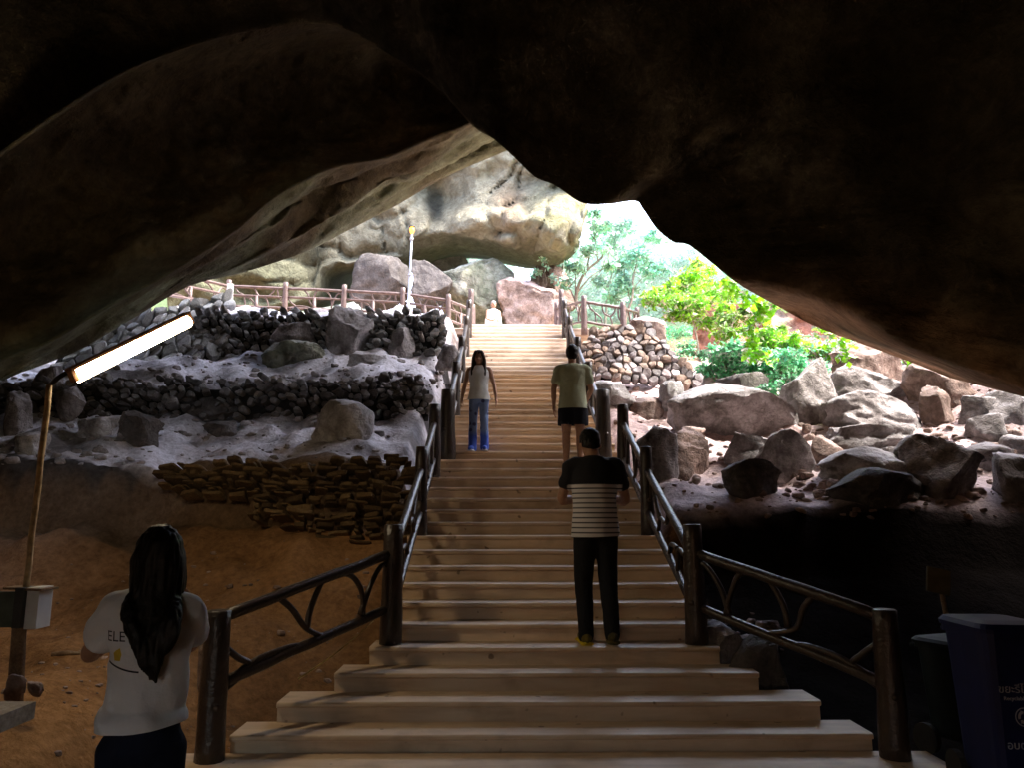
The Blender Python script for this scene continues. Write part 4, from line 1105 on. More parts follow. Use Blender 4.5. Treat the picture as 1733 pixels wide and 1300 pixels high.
def lamp_post():
    Y = 18.0
    foot = at(690, 527, Y); foot.z -= .15; top = at(697, 394, Y)
    t = empty('lamp_post', foot, 'thin steel lamp post with a small glowing orange lantern by the platform fence', 'lamp post')
    b = MB(); b.tube([foot, foot.lerp(top, .12), foot.lerp(top, .13), foot.lerp(top, .5), foot.lerp(top, .52), top], [.055, .05, .034, .032, .028, .026], 10); b.build('pole', M_STEEL, t)
    for f in (.13, .5, .93):
        q = foot.lerp(top, f); b = MB(); b.tube([q-Vector((0, 0, .02)), q+Vector((0, 0, .02))], .05, 10); b.build('collar', M_STEEL, t)
    b = MB(); b.tube([top-Vector((0, 0, .02)), top+Vector((0, 0, .03)), top+Vector((0, 0, .09)), top+Vector((0, 0, .15)), top+Vector((0, 0, .17))], [.03, .05, .065, .05, .02], 12); b.build('lantern', M_BULB, t)
    b = MB(); b.tube([top+Vector((0, 0, .165)), top+Vector((0, 0, .185)), top+Vector((0, 0, .21))], [.075, .06, .015], 12); b.build('lantern_cap', M_BLACK, t)
lamp_post()
b = MB(); b.box(at(389, 494, 17.95), (.13, .10, .42)); o = b.build('junction_box', M_WHITE, None, smooth=False); recentre(o); tag(o, 'small pale meter box fixed to the left platform fence post', 'box')
def cable():
    P = [at(388, 514, 17.9), at(383, 530, 16.5), at(372, 555, 15.2), at(352, 583, 14.2), at(338, 594, 13.9)]
    b = MB(); b.tube(bezier(P, 8), .018, 7); o = b.build('cable', plain_mat('blue cable', (.20, .24, .42), .5), None); recentre(o)
    tag(o, 'blue grey cable hanging from the meter box down the left wall', 'cable')
cable()
# slab of a bench at the left edge
def slab():
    p = at(-100, 1240, 3.9); b = MB(); b.box(p+Vector((-.12, .2, 0)), (.62, .45, .085)); t = empty('stone_bench', Vector((p.x-.12, p.y+.2, 0)), 'corner of a pale concrete bench seat at the left edge', 'bench')
    m = rock_mat('concrete', (.25, .2, .15), (.36, .3, .23), (.42, .36, .3), scale=3, bump=.3)
    b.build('seat', m, t, smooth=False)
    b = MB(); b.box(Vector((p.x-.2, p.y+.22, p.z/2-.05)), (.25, .3, p.z)); b.build('leg', m, t, smooth=False)
slab()
def stick(name, pts, r, mat, label, cat):
    b = MB(); n = len(pts); q = bezier(pts, 6); b.tube(q, [r*(1-.5*i/len(q)) for i in range(len(q))], 7, knob=.3)
    o = b.build(name, mat, None); recentre(o); tag(o, label, cat)
def onground(px, py, dz=.02):
    p = hit(px, py); p.z += dz; return p
stick('fallen_branch', [onground(88, 1114), onground(112, 1113, .03), onground(138, 1110), onground(157, 1101, .06)], .022, M_STAKE, 'dark broken branch lying on the brown soil left of the woman', 'branch')
stick('bamboo_stick', [at(505, 1150, 5.9), at(570, 1105, 6.05), at(632, 1052, 6.25)], .008, plain_mat('bamboo', (.55, .38, .14), .5), 'thin yellow bamboo stick leaning along the left side of the bottom steps', 'stick')
B((332, 1080, 366, 1165), 'red', 'tan slab of rock standing on edge behind the lowest left railing post', 91, Y=5.9, dep=.3)
# recycling bins in the dark corner
M_BINB = plain_mat('blue bin plastic', (.004, .010, .075), .6, .2, 6, .1)
M_BINT = plain_mat('dark teal bin plastic', (.002, .010, .013), .65, .2, 6, .1)
M_PRINT = plain_mat('white print', (.42, .44, .48), .6, .1, 6, 0)
M_WHEEL = plain_mat('rubber', (.015, .015, .015), .8)
def text_mesh(s, size, extr=.0015):
    cu = bpy.data.curves.new('lettering', 'FONT'); cu.body = s; cu.size = size; cu.extrude = extr; cu.align_x = 'CENTER'; cu.align_y = 'CENTER'
    o = bpy.data.objects.new('lettering', cu); COL.objects.link(o)
    dg = bpy.context.evaluated_depsgraph_get(); me = bpy.data.meshes.new_from_object(o.evaluated_get(dg))
    bpy.data.objects.remove(o); bpy.data.curves.remove(cu)
    return me
def wheelie_bin(loc, rz, w, d, h, mat, label, lines, lid_open=0.0):
    t = empty('recycling_bin', loc, label, 'bin', rz=rz)
    def put(mb, name, m, par=t, smooth=False): return mb.build(name, m, par, smooth=smooth, local=True)
    # tapered body with rolled rim
    vs = []; prof = [(0.12, .80), (.16, .82), (h*.9, .98), (h*.9, 1.06), (h*.94, 1.06), (h*.94, 1.0)]
    b = MB(); n = 20; rings = []
    for (z, s) in prof:
        for i in range(n):
            a = 2*math.pi*i/n; c = math.cos(a); q = math.sin(a); e = .32
            vs.append((math.copysign(abs(c)**e, c)*w/2*s, math.copysign(abs(q)**e, q)*d/2*s, z))
    fs = [(r*n+i, r*n+(i+1) % n, (r+1)*n+(i+1) % n, (r+1)*n+i) for r in range(len(prof)-1) for i in range(n)]
    fs += [tuple(range(n))[::-1]]
    b.add(vs, fs); put(b, 'body', mat)
    b = MB(); vs = []
    lp = [(h*.94, 1.10), (h*.965, 1.12), (h*.99, 1.02), (h, .6)]
    for (z, s) in lp:
        for i in range(n):
            a = 2*math.pi*i/n; c = math.cos(a); q = math.sin(a); e = .32
            vs.append((math.copysign(abs(c)**e, c)*w/2*s, math.copysign(abs(q)**e, q)*d/2*s, z))
    b.add(vs, [(r*n+i, r*n+(i+1) % n, (r+1)*n+(i+1) % n, (r+1)*n+i) for r in range(3) for i in range(n)]+[tuple(3*n+i for i in range(n))])
    put(b, 'lid', mat)
    b = MB(); b.tube([(-w*.4, d*.6, h*.9), (0, d*.63, h*.9), (w*.4, d*.6, h*.9)], .014, 8); put(b, 'handle', mat, smooth=True)
    for sx in (-1, 1):
        b = MB(); b.tube([(sx*w*.46, d*.36, .1), (sx*w*.56, d*.36, .1)], .1, 16); put(b, 'wheel', M_WHEEL)
    for (s, z, size) in lines:
        me = text_mesh(s, size)
        sl = (.98-.82)/(h*.9-.16)*d/2
        y = -d/2*(.82+(z-.16)*(.98-.82)/(h*.9-.16))-.004
        me.transform(Matrix.Translation((0, y, z)) @ Matrix.Rotation(math.pi/2+math.atan(sl), 4, 'X'))
        link('lettering', me, M_PRINT, t, smooth=False, local=True)
    return t
pb = at(1725, 1052, 4.55)
blue = wheelie_bin((pb.x-.015, 4.78, 0), -.05, .39, .5, 1.0, M_BINB, 'dark blue recycling bin with white Thai lettering and recycling emblem at the right edge',
            [('ขยะรีไซเคิล', .635, .062), ('Recyclable Waste', .585, .030), ('อบต.กระ', .33, .062)])
def emblem(par, w, d, h):
    """ring with three chasing arrows"""
    z = .485; R0 = .052; b = MB()
    y = -d/2*(.82+(z-.16)*(.98-.82)/(h*.9-.16))-.005
    n = 40
    for (r1, r0) in ((R0, R0*.88),):
        vs = []
        for i in range(n):
            a = 2*math.pi*i/n
            for r in (r0, r1): vs.append((r*math.cos(a), y, z+r*math.sin(a)))
        b.add(vs, [(2*i, 2*i+1, (2*i+3) % (2*n), (2*i+2) % (2*n)) for i in range(n)])
    for k in range(3):
        a0 = math.pi/2+k*2*math.pi/3
        vs = []
        for i in range(9):
            a = a0-.2-i*.17
            for r in (R0*.42, R0*.70): vs.append((r*math.cos(a), y-.001, z+r*math.sin(a)))
        b.add(vs, [(2*i, 2*i+1, 2*i+3, 2*i+2) for i in range(8)])
        a = a0-.2-8*.17
        tip = a-.45
        b.add([(R0*.30*math.cos(a), y-.001, z+R0*.30*math.sin(a)), (R0*.82*math.cos(a), y-.001, z+R0*.82*math.sin(a)), (R0*.56*math.cos(tip), y-.001, z+R0*.56*math.sin(tip))], [(0, 1, 2)])
    b.build('emblem', M_PRINT, par, smooth=False, local=True)
emblem(blue, .47, .5, 1.0)
pb = at(1640, 1090, 5.25)
wheelie_bin((pb.x+.09, 5.5, 0), .35, .40, .46, pb.z+.0, M_BINT, 'dark teal bin half hidden behind the blue recycling bin', [])
b = MB(); b.tube([at(1619, 1070, 5.2), at(1623, 1083, 5.2)], [.012, .016], 7); o = b.build('yellow_tag', plain_mat('yellow plastic', (.5, .42, .03), .5), None); recentre(o); tag(o, 'small yellow tag sticking up from the teal bin lid', 'tag')
def sign():
    c = at(1588, 984, 6.4); foot = Vector((c.x+.15, c.y+.05, H(c.x+.15, c.y+.05)))
    t = empty('sign_board', foot, 'small blank tan board on a stake leaning in the dark right corner', 'sign')
    b = MB(); b.box(c, (.19, .02, .20), Matrix.Rotation(.22, 3, 'Y') @ Matrix.Rotation(-.2, 3, 'X')); b.build('board', plain_mat('tan board', (.10, .085, .055), .6), t, smooth=False)
    b = MB(); b.tube([foot-Vector((0, 0, .1)), c+Vector((.02, .03, .08))], .02, 8); b.build('stake', M_STAKE, t)
sign()
# ------------------------------------------------------------------ people
from mathutils.bvhtree import BVHTree
def remesh(verts_faces, voxel, smooth=4):
    me = mesh_of(verts_faces.v, verts_faces.f)
    bm = bmesh.new(); bm.from_mesh(me); bmesh.ops.recalc_face_normals(bm, faces=bm.faces); bm.to_mesh(me); bm.free()
    o = bpy.data.objects.new('shape', me); COL.objects.link(o)
    m = o.modifiers.new('r', 'REMESH'); m.mode = 'VOXEL'; m.voxel_size = voxel
    s = o.modifiers.new('s', 'SMOOTH'); s.factor = .5; s.iterations = smooth
    dg = bpy.context.evaluated_depsgraph_get(); out = bpy.data.meshes.new_from_object(o.evaluated_get(dg))
    bpy.data.objects.remove(o); bpy.data.meshes.remove(me)
    return out
def ell(mb, rings, n=20):
    """closed loft of ellipses: (centre, rx, ry[, tilt about x])"""
    vs = []
    for rg in rings:
        c, rx, ry = rg[:3]; tl = rg[3] if len(rg) > 3 else 0
        for i in range(n):
            a = 2*math.pi*i/n
            x, y = rx*math.cos(a), ry*math.sin(a)
            vs.append(Vector(c)+Vector((x, y*math.cos(tl), y*math.sin(tl))))
    m = len(rings)
    fs = [(j*n+i, j*n+(i+1) % n, (j+1)*n+(i+1) % n, (j+1)*n+i) for j in range(m-1) for i in range(n)]
    fs += [tuple(range(n))[::-1], tuple((m-1)*n+i for i in range(n))]
    mb.add(vs, fs)
def limb(mb, pts, rs, n=14, k=6):
    P = bezier(pts, k); m = len(P)
    R_ = []
    for i in range(m):
        f = i/(m-1)*(len(rs)-1); a = min(int(f), len(rs)-2); t = f-a; R_.append(rs[a]*(1-t)+rs[a+1]*t)
    mb.tube(P, R_, n)
    for p, r in ((P[0], R_[0]), (P[-1], R_[-1])): ball(mb, p, (r, r, r))
def ball(mb, c, r, rot=None, n=12):
    c = Vector(c); vs = []; fs = []
    for j in range(1, n):
        t = math.pi*j/n
        for i in range(2*n):
            a = math.pi*i/n; v = Vector((math.sin(t)*math.cos(a)*r[0], math.sin(t)*math.sin(a)*r[1], math.cos(t)*r[2]))
            vs.append(c+(rot @ v if rot else v))
    top = Vector((0, 0, r[2])); vs += [c+(rot @ top if rot else top), c-(rot @ top if rot else top)]
    m = 2*n
    for j in range(n-2):
        for i in range(m): fs.append((j*m+i, (j+1)*m+i, (j+1)*m+(i+1) % m, j*m+(i+1) % m))
    for i in range(m): fs.append((len(vs)-2, i, (i+1) % m)); fs.append((len(vs)-1, (n-2)*m+(i+1) % m, (n-2)*m+i))
    mb.add(vs, fs)
def hand(mb, wrist, d, palm_n, h, side, curl=.5):
    """palm, four unequal curled fingers and a thumb from the side of the palm; d points to the fingertips, palm_n out of the palm"""
    d = Vector(d).normalized(); pn = Vector(palm_n); pn = (pn-d*pn.dot(d)).normalized(); s = d.cross(pn).normalized()*side
    L = .105*h; w = Vector(wrist)
    rot = Matrix((s, pn, d)).transposed()
    ball(mb, w+d*L*.30, (.024*h, .0095*h, .030*h), rot)
    limb(mb, [w-d*.006*h, w+d*.02*h], [.0145*h, .015*h], 10, 2)
    for i, (o, l) in enumerate(((-.0165, .040), (-.0055, .046), (.0055, .043), (.0160, .034))):
        a = w+d*L*.50+s*o*h; l *= h
        c1 = curl*.55; c2 = curl*1.3
        b1 = a+(d*math.cos(c1)+pn*math.sin(c1))*l*.5; c = b1+(d*math.cos(c2)+pn*math.sin(c2))*l*.5
        limb(mb, [a-d*.01*h, a, b1, c], [.0058*h, .0055*h, .0050*h, .0042*h], 8, 3)
    a = w+d*L*.16-s*.019*h
    limb(mb, [a, a+(d*.55-s*.7+pn*.25).normalized()*.022*h, a+(d*.85-s*.55+pn*.45).normalized()*.045*h], [.0075*h, .0065*h, .005*h], 8, 3)
M_SKIN = plain_mat('skin', (.36, .20, .13), .55, .12, 30, .1)
M_HAIR = plain_mat('black hair', (.008, .007, .006), .5, .4, 60, .4, spec=.22)
M_HAIRB = plain_mat('dark brown hair', (.03, .018, .012), .45, .4, 60, .3)
M_EYE = plain_mat('dark eye', (.02, .015, .012), .3, 0, 5, 0)
M_LIP = plain_mat('lips', (.34, .12, .10), .5, .1, 20, 0)
def fabric(name, c, var=.12, rough=.9):
    return plain_mat(name, c, rough, var, 6, .75, dist=.05, spec=.15)
def figure(label, loc, rz, h, P, skin=M_SKIN, voxel=None, male=True):
    """the body: one continuous surface; P holds the posed joints in units of the height (x right, y forward, z up)"""
    mb = MB(); S_ = lambda v: Vector(v)*h
    wd = 1.0 if male else .90
    lg = P.get('leg', 1.0); tr = P.get('trunk', .94)
    lean = P.get('lean', 0.0)            # forward shift of the chest
    hd = P.get('head', (0, .012+lean, .925))
    sh = P.get('sw', .108*wd)
    ell(mb, [(S_((0, 0, .47)), .075*h*lg, .055*h*lg), (S_((0, 0, .51)), .090*h*lg*wd, .064*h*lg), (S_((0, .002, .56)), .084*h*wd*tr, .060*h*tr), (S_((0, .004+lean*.3, .62)), .073*h*wd*tr, .054*h*tr), (S_((0, .005+lean*.6, .70)), .088*h*wd*tr, .058*h*tr),
             (S_((0, .003+lean*.9, .77)), .098*h*wd, .060*h), (S_((0, -.002+lean, .81)), .080*h*wd, .048*h), (S_((0, -.002+lean, .84)), .040*h, .036*h)])
    neck0 = Vector((0, -.002+lean, .82)); hv = Vector(hd)
    limb(mb, [S_(neck0), S_(neck0.lerp(hv, .5)), S_(hv)], [.036*h*wd, .032*h*wd, .033*h], 14, 3)
    tilt = P.get('tilt', 0.0); turn = P.get('turn', 0.0)
    rot = Matrix.Rotation(turn, 3, 'Z') @ Matrix.Rotation(-tilt, 3, 'X')
    def hp(x, y, z): return S_(hv)+rot @ Vector((x, y, z))*h
    ball(mb, hp(0, 0, .012), (.046*h, .056*h, .062*h), rot)                    # skull
    ball(mb, hp(0, .016, -.022), (.036*h, .040*h, .046*h), rot)                 # face and jaw
    ball(mb, hp(0, .034, -.052), (.018*h, .016*h, .014*h), rot)                 # chin
    limb(mb, [hp(0, .054, .006), hp(0, .066, -.016)], [.006*h, .010*h], 8, 2)    # nose
    for sx in (-1, 1): ball(mb, hp(sx*.046, -.002, -.006), (.006*h, .013*h, .019*h), rot)   # ears
    for sx in (-1, 1):
        k = 'l' if sx < 0 else 'r'
        shj = Vector((sx*sh, lean, .800)); el = Vector(P['elbow_'+k]); wr = Vector(P['wrist_'+k])
        limb(mb, [S_((sx*.06, lean, .80)), S_(shj), S_(shj.lerp(el, .5)), S_(el), S_(el.lerp(wr, .4)), S_(wr)], [.036*h, .032*h*wd, .027*h*wd, .022*h*wd, .022*h*wd, .0145*h], 12, 4)
        hdv = Vector(P.get('hand_'+k, (wr-el)))
        hand(mb, S_(wr), hdv, P.get('palm_'+k, (-sx, 0, 0)), h, sx, P.get('curl', .45))
        hip = Vector((sx*.048, 0, .49)); kn = Vector(P['knee_'+k]); an = Vector(P['ankle_'+k])
        limb(mb, [S_(hip), S_(hip.lerp(kn, .45)), S_(kn), S_(kn.lerp(an, .35)), S_(an)], [.054*h*lg, .046*h*lg, .033*h*lg, .033*h*lg, .021*h], 14, 4)
        f = Vector(P.get('toe_'+k, (sx*.012, .105, -.022)))
        limb(mb, [S_(an+Vector((0, -.022, -.024))), S_(an+f*.5+Vector((0, 0, -.008))), S_(an+f)], [.020*h, .023*h, .015*h], 12, 4)
    me = remesh(mb, voxel or .0058*h, 3)
    o = link('person', me, skin); o.location = loc; o.rotation_euler = (0, 0, rz)
    tag(o, label, 'person')
    for sx in (-1, 1):
        e = MB(); ball(e, hp(sx*.019, .052, .000), (.0085*h, .005*h, .0048*h), rot, 8); e.build('eye', M_EYE, o, local=True)
    e = MB(); ball(e, hp(0, .056, -.038), (.015*h, .005*h, .0045*h), rot, 8); e.build('mouth', M_LIP, o, local=True)
    o['_h'] = h
    return o, hp, rot
def cloth(mb, name, mat, par, voxel, wrinkle=.006, cut=None, smooth=3, freq=(9, 9, 7), seed=0):
    me = remesh(mb, voxel, smooth)
    if cut:
        bm = bmesh.new(); bm.from_mesh(me)
        for (co, no) in cut:
            bmesh.ops.bisect_plane(bm, geom=bm.verts[:]+bm.edges[:]+bm.faces[:], plane_co=co, plane_no=no, clear_outer=True)
        bm.to_mesh(me); bm.free()
    me.update()
    ns = [v.normal.copy() for v in me.vertices]
    for v, nn in zip(me.vertices, ns):
        c = v.co
        a = mn.noise(Vector((c.x*freq[0]+c.z*3, c.y*freq[1], c.z*freq[2]+c.x*4+seed)))
        b2 = 1-abs(mn.noise(Vector((c.x*6-c.z*4, c.y*6+seed, c.z*9+c.x*5))))*2
        v.co = c+nn*wrinkle*(a+.55*b2+.55)
    o = link(name, me, mat, par, local=True)
    return o
def shirt_shape(h, P, male=True, loose=1.12, hem=.485, sleeve=.62, wd=None, sr=1.0, hw=1.0):
    mb = MB(); S_ = lambda v: Vector(v)*h; lean = P.get('lean', 0); wd = wd or (1.0 if male else .90); L = loose; sh = P.get('sw', .108*wd)
    ell(mb, [(S_((0, .0, hem-.03)), .100*h*L*wd*hw, .076*h*L*hw), (S_((0, 0, hem+.02)), .099*h*L*wd*hw, .075*h*L*hw), (S_((0, .002+lean*.25, .58)), .090*h*L*wd, .067*h*L), (S_((0, .004+lean*.5, .65)), .088*h*L*wd, .063*h*L), (S_((0, .004+lean*.75, .72)), .097*h*L*wd, .064*h*L),
             (S_((0, .002+lean*.95, .775)), .101*h*L*wd, .062*h*L), (S_((0, -.002+lean, .815)), .084*h*L*wd, .050*h*L), (S_((0, -.002+lean, .842)), .047*h, .043*h)], 28)
    for sx in (-1, 1):
        k = 'l' if sx < 0 else 'r'
        shj = Vector((sx*sh, lean, .798)); el = Vector(P['elbow_'+k])
        if sleeve > 0:
            e = shj.lerp(el, sleeve)
            limb(mb, [S_((sx*.05, lean, .80)), S_(shj), S_(shj.lerp(el, sleeve*.5)), S_(e)], [.040*h, .037*h*sr, .036*h*sr, .038*h*sr], 16, 4)
    return mb
def trouser_shape(h, P, wide=(.062, .058, .046, .044), top=.56, end=1.0, waist=1.06, wd=1.0):
    mb = MB(); S_ = lambda v: Vector(v)*h
    ell(mb, [(S_((0, 0, .470)), .074*h*waist, .058*h*waist), (S_((0, -.002, .50)), .097*h*waist*wd, .071*h*waist), (S_((0, 0, .53)), .095*h*waist*wd, .069*h*waist), (S_((0, 0, top)), .088*h*waist*wd, .064*h*waist)])
    for sx in (-1, 1):
        k = 'l' if sx < 0 else 'r'
        hip = Vector((sx*.048, 0, .49)); kn = Vector(P['knee_'+k]); an = Vector(P['ankle_'+k])
        if end >= 1: limb(mb, [S_(hip), S_(hip.lerp(kn, .5)), S_(kn), S_(kn.lerp(an, .5)), S_(an+Vector((0, 0, -.012)))], [wide[0]*h, wide[1]*h, (wide[1]*.4+wide[2]*.6)*h, wide[2]*h, wide[3]*h], 16, 4)
        else:
            e = hip.lerp(kn, end); limb(mb, [S_(hip), S_(hip.lerp(e, .5)), S_(e)], [wide[0]*h, wide[1]*h, wide[2]*h], 16, 4)
    return mb
def shoe(par, h, an, toe, mat, sole):
    an = Vector(an)*h; f = Vector(toe)*h
    mb = MB(); limb(mb, [an+Vector((0, -.026*h, -.020*h)), an+f*.5+Vector((0, 0, -.006*h)), an+f*1.08], [.025*h, .027*h, .019*h], 12, 4)
    o = link('shoe', remesh(mb, .007*h, 2), mat, par, local=True)
    s = MB(); z = an.z-.045*h
    pts = [an+Vector((0, -.045*h, 0)), an+f*.4, an+f*1.12]
    s.tube([Vector((p.x, p.y, z+.006*h)) for p in bezier(pts, 4)], .030*h, 12, squash=.32)
    s.build('sole', sole, o, local=True)
def cap_hair(par, hp, rot, h, mat, length=0.0, fringe=.02):
    """short hair: shell over the crown and the back of the head"""
    mb = MB(); ball(mb, hp(0, -.006, .020), (.051*h, .059*h, .062*h), rot, 16)
    ball(mb, hp(0, -.022, -.008), (.047*h, .040*h, .046*h), rot, 14)
    me = remesh(mb, .006*h, 2)
    bm = bmesh.new(); bm.from_mesh(me)
    bmesh.ops.bisect_plane(bm, geom=bm.verts[:]+bm.edges[:]+bm.faces[:], plane_co=hp(0, .0, -.006), plane_no=rot @ Vector((0, .80, -.60)), clear_outer=True)
    bm.to_mesh(me); bm.free()
    for v in me.vertices: v.co += v.normal*.004*h*mn.noise(v.co*60)
    return link('hair', me, mat, par, local=True)
def long_hair(par, hp, rot, h, mat, drop, w=.062, back=-.045, front=True, seed=1, tip=.25, sway=0.0):
    """crown shell plus a fall of many locks down the back"""
    mb = MB(); ball(mb, hp(0, -.008, .018), (.051*h, .061*h, .060*h), rot, 16)
    rnd = random.Random(seed); n = 26
    for i in range(n):
        u = -1+2*i/(n-1)
        a = math.pi*(.5+.5*u*1.15)       # around the back of the head
        x = math.cos(math.pi/2*(1-u)*1.0)
        ang = u*1.75
        sx = math.sin(ang)*.043; sy = -math.cos(ang)*.055-.004
        p0 = hp(sx*.85, sy*.8, .035); p1 = hp(sx*1.08, sy*1.05, -.005)
        k = 1-abs(u)**2*.35
        dd = drop*(k+rnd.uniform(-.16, .12))
        p2 = hp(sx*1.15, min(sy, -.01)*1.0, -.07)
        e = Vector(hp(0, 0, 0)); 
        wx = w*u*1.0*h
        p3 = Vector((e.x+wx*1.0+sway*h*.4, min(p2.y, e.y+back*h), e.z-.07*h-dd*.45*h))
        p4 = Vector((e.x+wx*(.75)+sway*h*.8+rnd.uniform(-.006, .006)*h, e.y+back*h*1.25, e.z-.07*h-dd*.8*h))
        p5 = Vector((e.x+wx*tip+sway*h+rnd.uniform(-.012, .012)*h, e.y+back*h*1.2, e.z-.07*h-dd*h))
        limb(mb, [p0, p1, p2, p3, p4, p5], [.012*h, .0135*h, .0145*h, .014*h, .011*h, .002*h], 8, 4)
    me = remesh(mb, .0050*h, 1)
    bm = bmesh.new(); bm.from_mesh(me)
    for v in bm.verts:
        c = v.co; v.co = c+v.normal*.005*h*mn.noise(Vector((c.x*70, c.y*70, c.z*7)))
    bm.to_mesh(me); bm.free()
    return link('hair', me, mat, par, local=True)

STAND = dict(knee_l=(-.055, .005, .275), knee_r=(.055, .005, .275), ankle_l=(-.058, -.012, .046), ankle_r=(.058, -.012, .046))
def ztop(px, py, Y, zf): return (at(px, py, Y).z-zf)

# --- woman in the white T-shirt, left foreground, back to us, holding her phone up
Y = 2.98; pt = at(272, 890, Y); h = pt.z
P = dict(STAND, elbow_l=(-.150, .055, .695), elbow_r=(.062, .135, .70), wrist_l=(-.070, .170, .765), wrist_r=(.04, .18, .765), head=(.0, .01, .925), turn=.55, leg=.76, trunk=.69, sw=.082,
         hand_l=(.3, .4, 1), hand_r=(-.3, .4, 1), palm_l=(.6, -1, 0), palm_r=(-.6, -1, 0), curl=.9)
o, hp, rot = figure('woman in a white T-shirt with very long black hair in the left foreground', (pt.x-.005, Y, 0), .16, h, P, male=False)
M_TEE = fabric('white cotton', (.78, .80, .84), .05)
tee = cloth(shirt_shape(h, P, False, 1.06, .545, .54, sr=.90, hw=1.08, wd=.81), 'shirt', M_TEE, o, .0075*h, .017, smooth=2, cut=[(Vector((0, 0, .548*h)), Vector((.09, 0, -1)))], seed=3)
cloth(trouser_shape(h, P, (.049, .040, .034, .031), .565, waist=.97, wd=.86), 'jeans', fabric('dark navy denim', (.012, .016, .032)), o, .0085*h, .004)
for k in 'lr': shoe(o, h, P['ankle_'+k], (.012 if k == 'r' else -.012, .105, -.022), fabric('dark shoe', (.03, .03, .03)), fabric('white sole', (.5, .5, .5)))
long_hair(o, hp, rot, h, M_HAIR, .185, w=.054, back=-.078, seed=4, tip=.35, sway=.034)
ph = MB(); ph.box(Vector((-.012, .19, .775))*h, (.075, .010, .15), Matrix.Rotation(.1, 3, 'X')); phm = ph.build('phone', plain_mat('phone body', (.02, .02, .02), .3), None, smooth=False, local=True)
phm.location = o.location; phm.rotation_euler = o.rotation_euler; recentre_done = True
tag(phm, 'black phone held up by the woman in the white T-shirt', 'phone')
def print_on(par, shirt, me, cx, cz, mat, name, rotx=0):
    """lay flat lettering onto the back of a shirt"""
    bm = bmesh.new(); bm.from_mesh(me); bmesh.ops.triangulate(bm, faces=bm.faces)
    for _ in range(2): bmesh.ops.subdivide_edges(bm, edges=[e for e in bm.edges if e.calc_length() > .012], cuts=1)
    bv = BVHTree.FromPolygons([v.co for v in shirt.data.vertices], [tuple(p.vertices) for p in shirt.data.polygons])
    for v in bm.verts:
        x, z = cx+v.co.x, cz+v.co.y
        r = bv.ray_cast(Vector((x, -1, z)), Vector((0, 1, 0)))
        v.co = Vector((x, (r[0].y if r[0] else -.1)-.0025, z))
    bm.to_mesh(me); bm.free()
    return link(name, me, mat, par, smooth=False, local=True)
M_INK = plain_mat('dark print', (.02, .02, .03), .7, .1, 5, 0); M_INKY = plain_mat('yellow print', (.62, .45, .05), .7, .1, 5, 0)
me = text_mesh('ELE', .052, 0); me.transform(Matrix.Shear('XY', 4, (.18, 0)) if False else Matrix.Identity(4))
print_on(o, tee, me, -.098, .750*h, M_INK, 'lettering')
d = MB()
d.add([(-.012, -.022, 0), (.012, -.022, 0), (.016, .0, 0), (.008, .022, 0), (-.006, .014, 0), (-.015, .004, 0)], [(0, 1, 2, 3, 4, 5)])
me = mesh_of(d.v, d.f); print_on(o, tee, me, -.085, .712*h, M_INKY, 'logo')
d = MB(); q = [(-.055+.011*i, .012-.018*math.sin(math.pi*i/22)*1.0-.0012*i) for i in range(12)]
vs = []
for (x, z) in q: vs += [(x, z, 0), (x, z+.006, 0)]
d.add(vs, [(2*i, 2*i+2, 2*i+3, 2*i+1) for i in range(11)])
me = mesh_of(d.v, d.f); print_on(o, tee, me, -.070, .684*h, M_INK, 'underline')

# --- man in the striped T-shirt climbing the lower steps, head bowed
k = 4; zf = zstep(4); Y = step_y(4)+.14; pt = at(1003, 722, Y-.02); h = (pt.z-zf)/.985
P = dict(knee_l=(-.055, .03, .275), knee_r=(.056, .015, .275), ankle_l=(-.050, .0, .046), ankle_r=(.060, -.055, .060), toe_r=(.012, .095, -.034),
         elbow_l=(-.150, .045, .645), elbow_r=(.150, .05, .640), wrist_l=(-.045, .150, .645), wrist_r=(.06, .150, .650), leg=.75, hand_l=(1, .5, .1), hand_r=(-1, .4, .1), palm_l=(0, -.3, 1), palm_r=(0, -.3, 1), lean=.012,
         head=(-.012, .045, .905), tilt=.55, turn=.05, curl=.8)
o, hp, rot = figure('man in a black and white striped T-shirt climbing the lower steps, head bowed', (pt.x+.01, Y, zf), 0, h, P)
tm, nt, b = nodes('striped jersey')
tc = N(nt, 'ShaderNodeTexCoord'); sp = N(nt, 'ShaderNodeSeparateXYZ'); nt.links.new(tc.outputs['Object'], sp.inputs[0])
md = N(nt, 'ShaderNodeMath', operation='MULTIPLY'); md.inputs[1].default_value = 1/.041; nt.links.new(sp.outputs['Z'], md.inputs[0])
fr = N(nt, 'ShaderNodeMath', operation='FRACT'); nt.links.new(md.outputs[0], fr.inputs[0])
lt = N(nt, 'ShaderNodeMath', operation='LESS_THAN'); lt.inputs[1].default_value = .27; nt.links.new(fr.outputs[0], lt.inputs[0])
mx = N(nt, 'ShaderNodeMixRGB'); mx.inputs['Color1'].default_value = (.60, .60, .62, 1); mx.inputs['Color2'].default_value = (.035, .035, .05, 1); nt.links.new(lt.outputs[0], mx.inputs['Fac'])
vc = N(nt, 'ShaderNodeVertexColor', layer_name='tint'); m2 = N(nt, 'ShaderNodeMixRGB'); m2.inputs['Color1'].default_value = (.008, .008, .012, 1)
nt.links.new(vc.outputs[0], m2.inputs['Fac']); nt.links.new(mx.outputs[0], m2.inputs['Color2']); nt.links.new(m2.outputs[0], b.inputs['Base Color']); b.inputs['Roughness'].default_value = .9
sh = cloth(shirt_shape(h, P, True, 1.10, .47, .50, sr=.90), 'shirt', tm, o, .0075*h, .010, smooth=2, cut=[(Vector((0, 0, .475*h)), Vector((.04, 0, -1)))], seed=8)
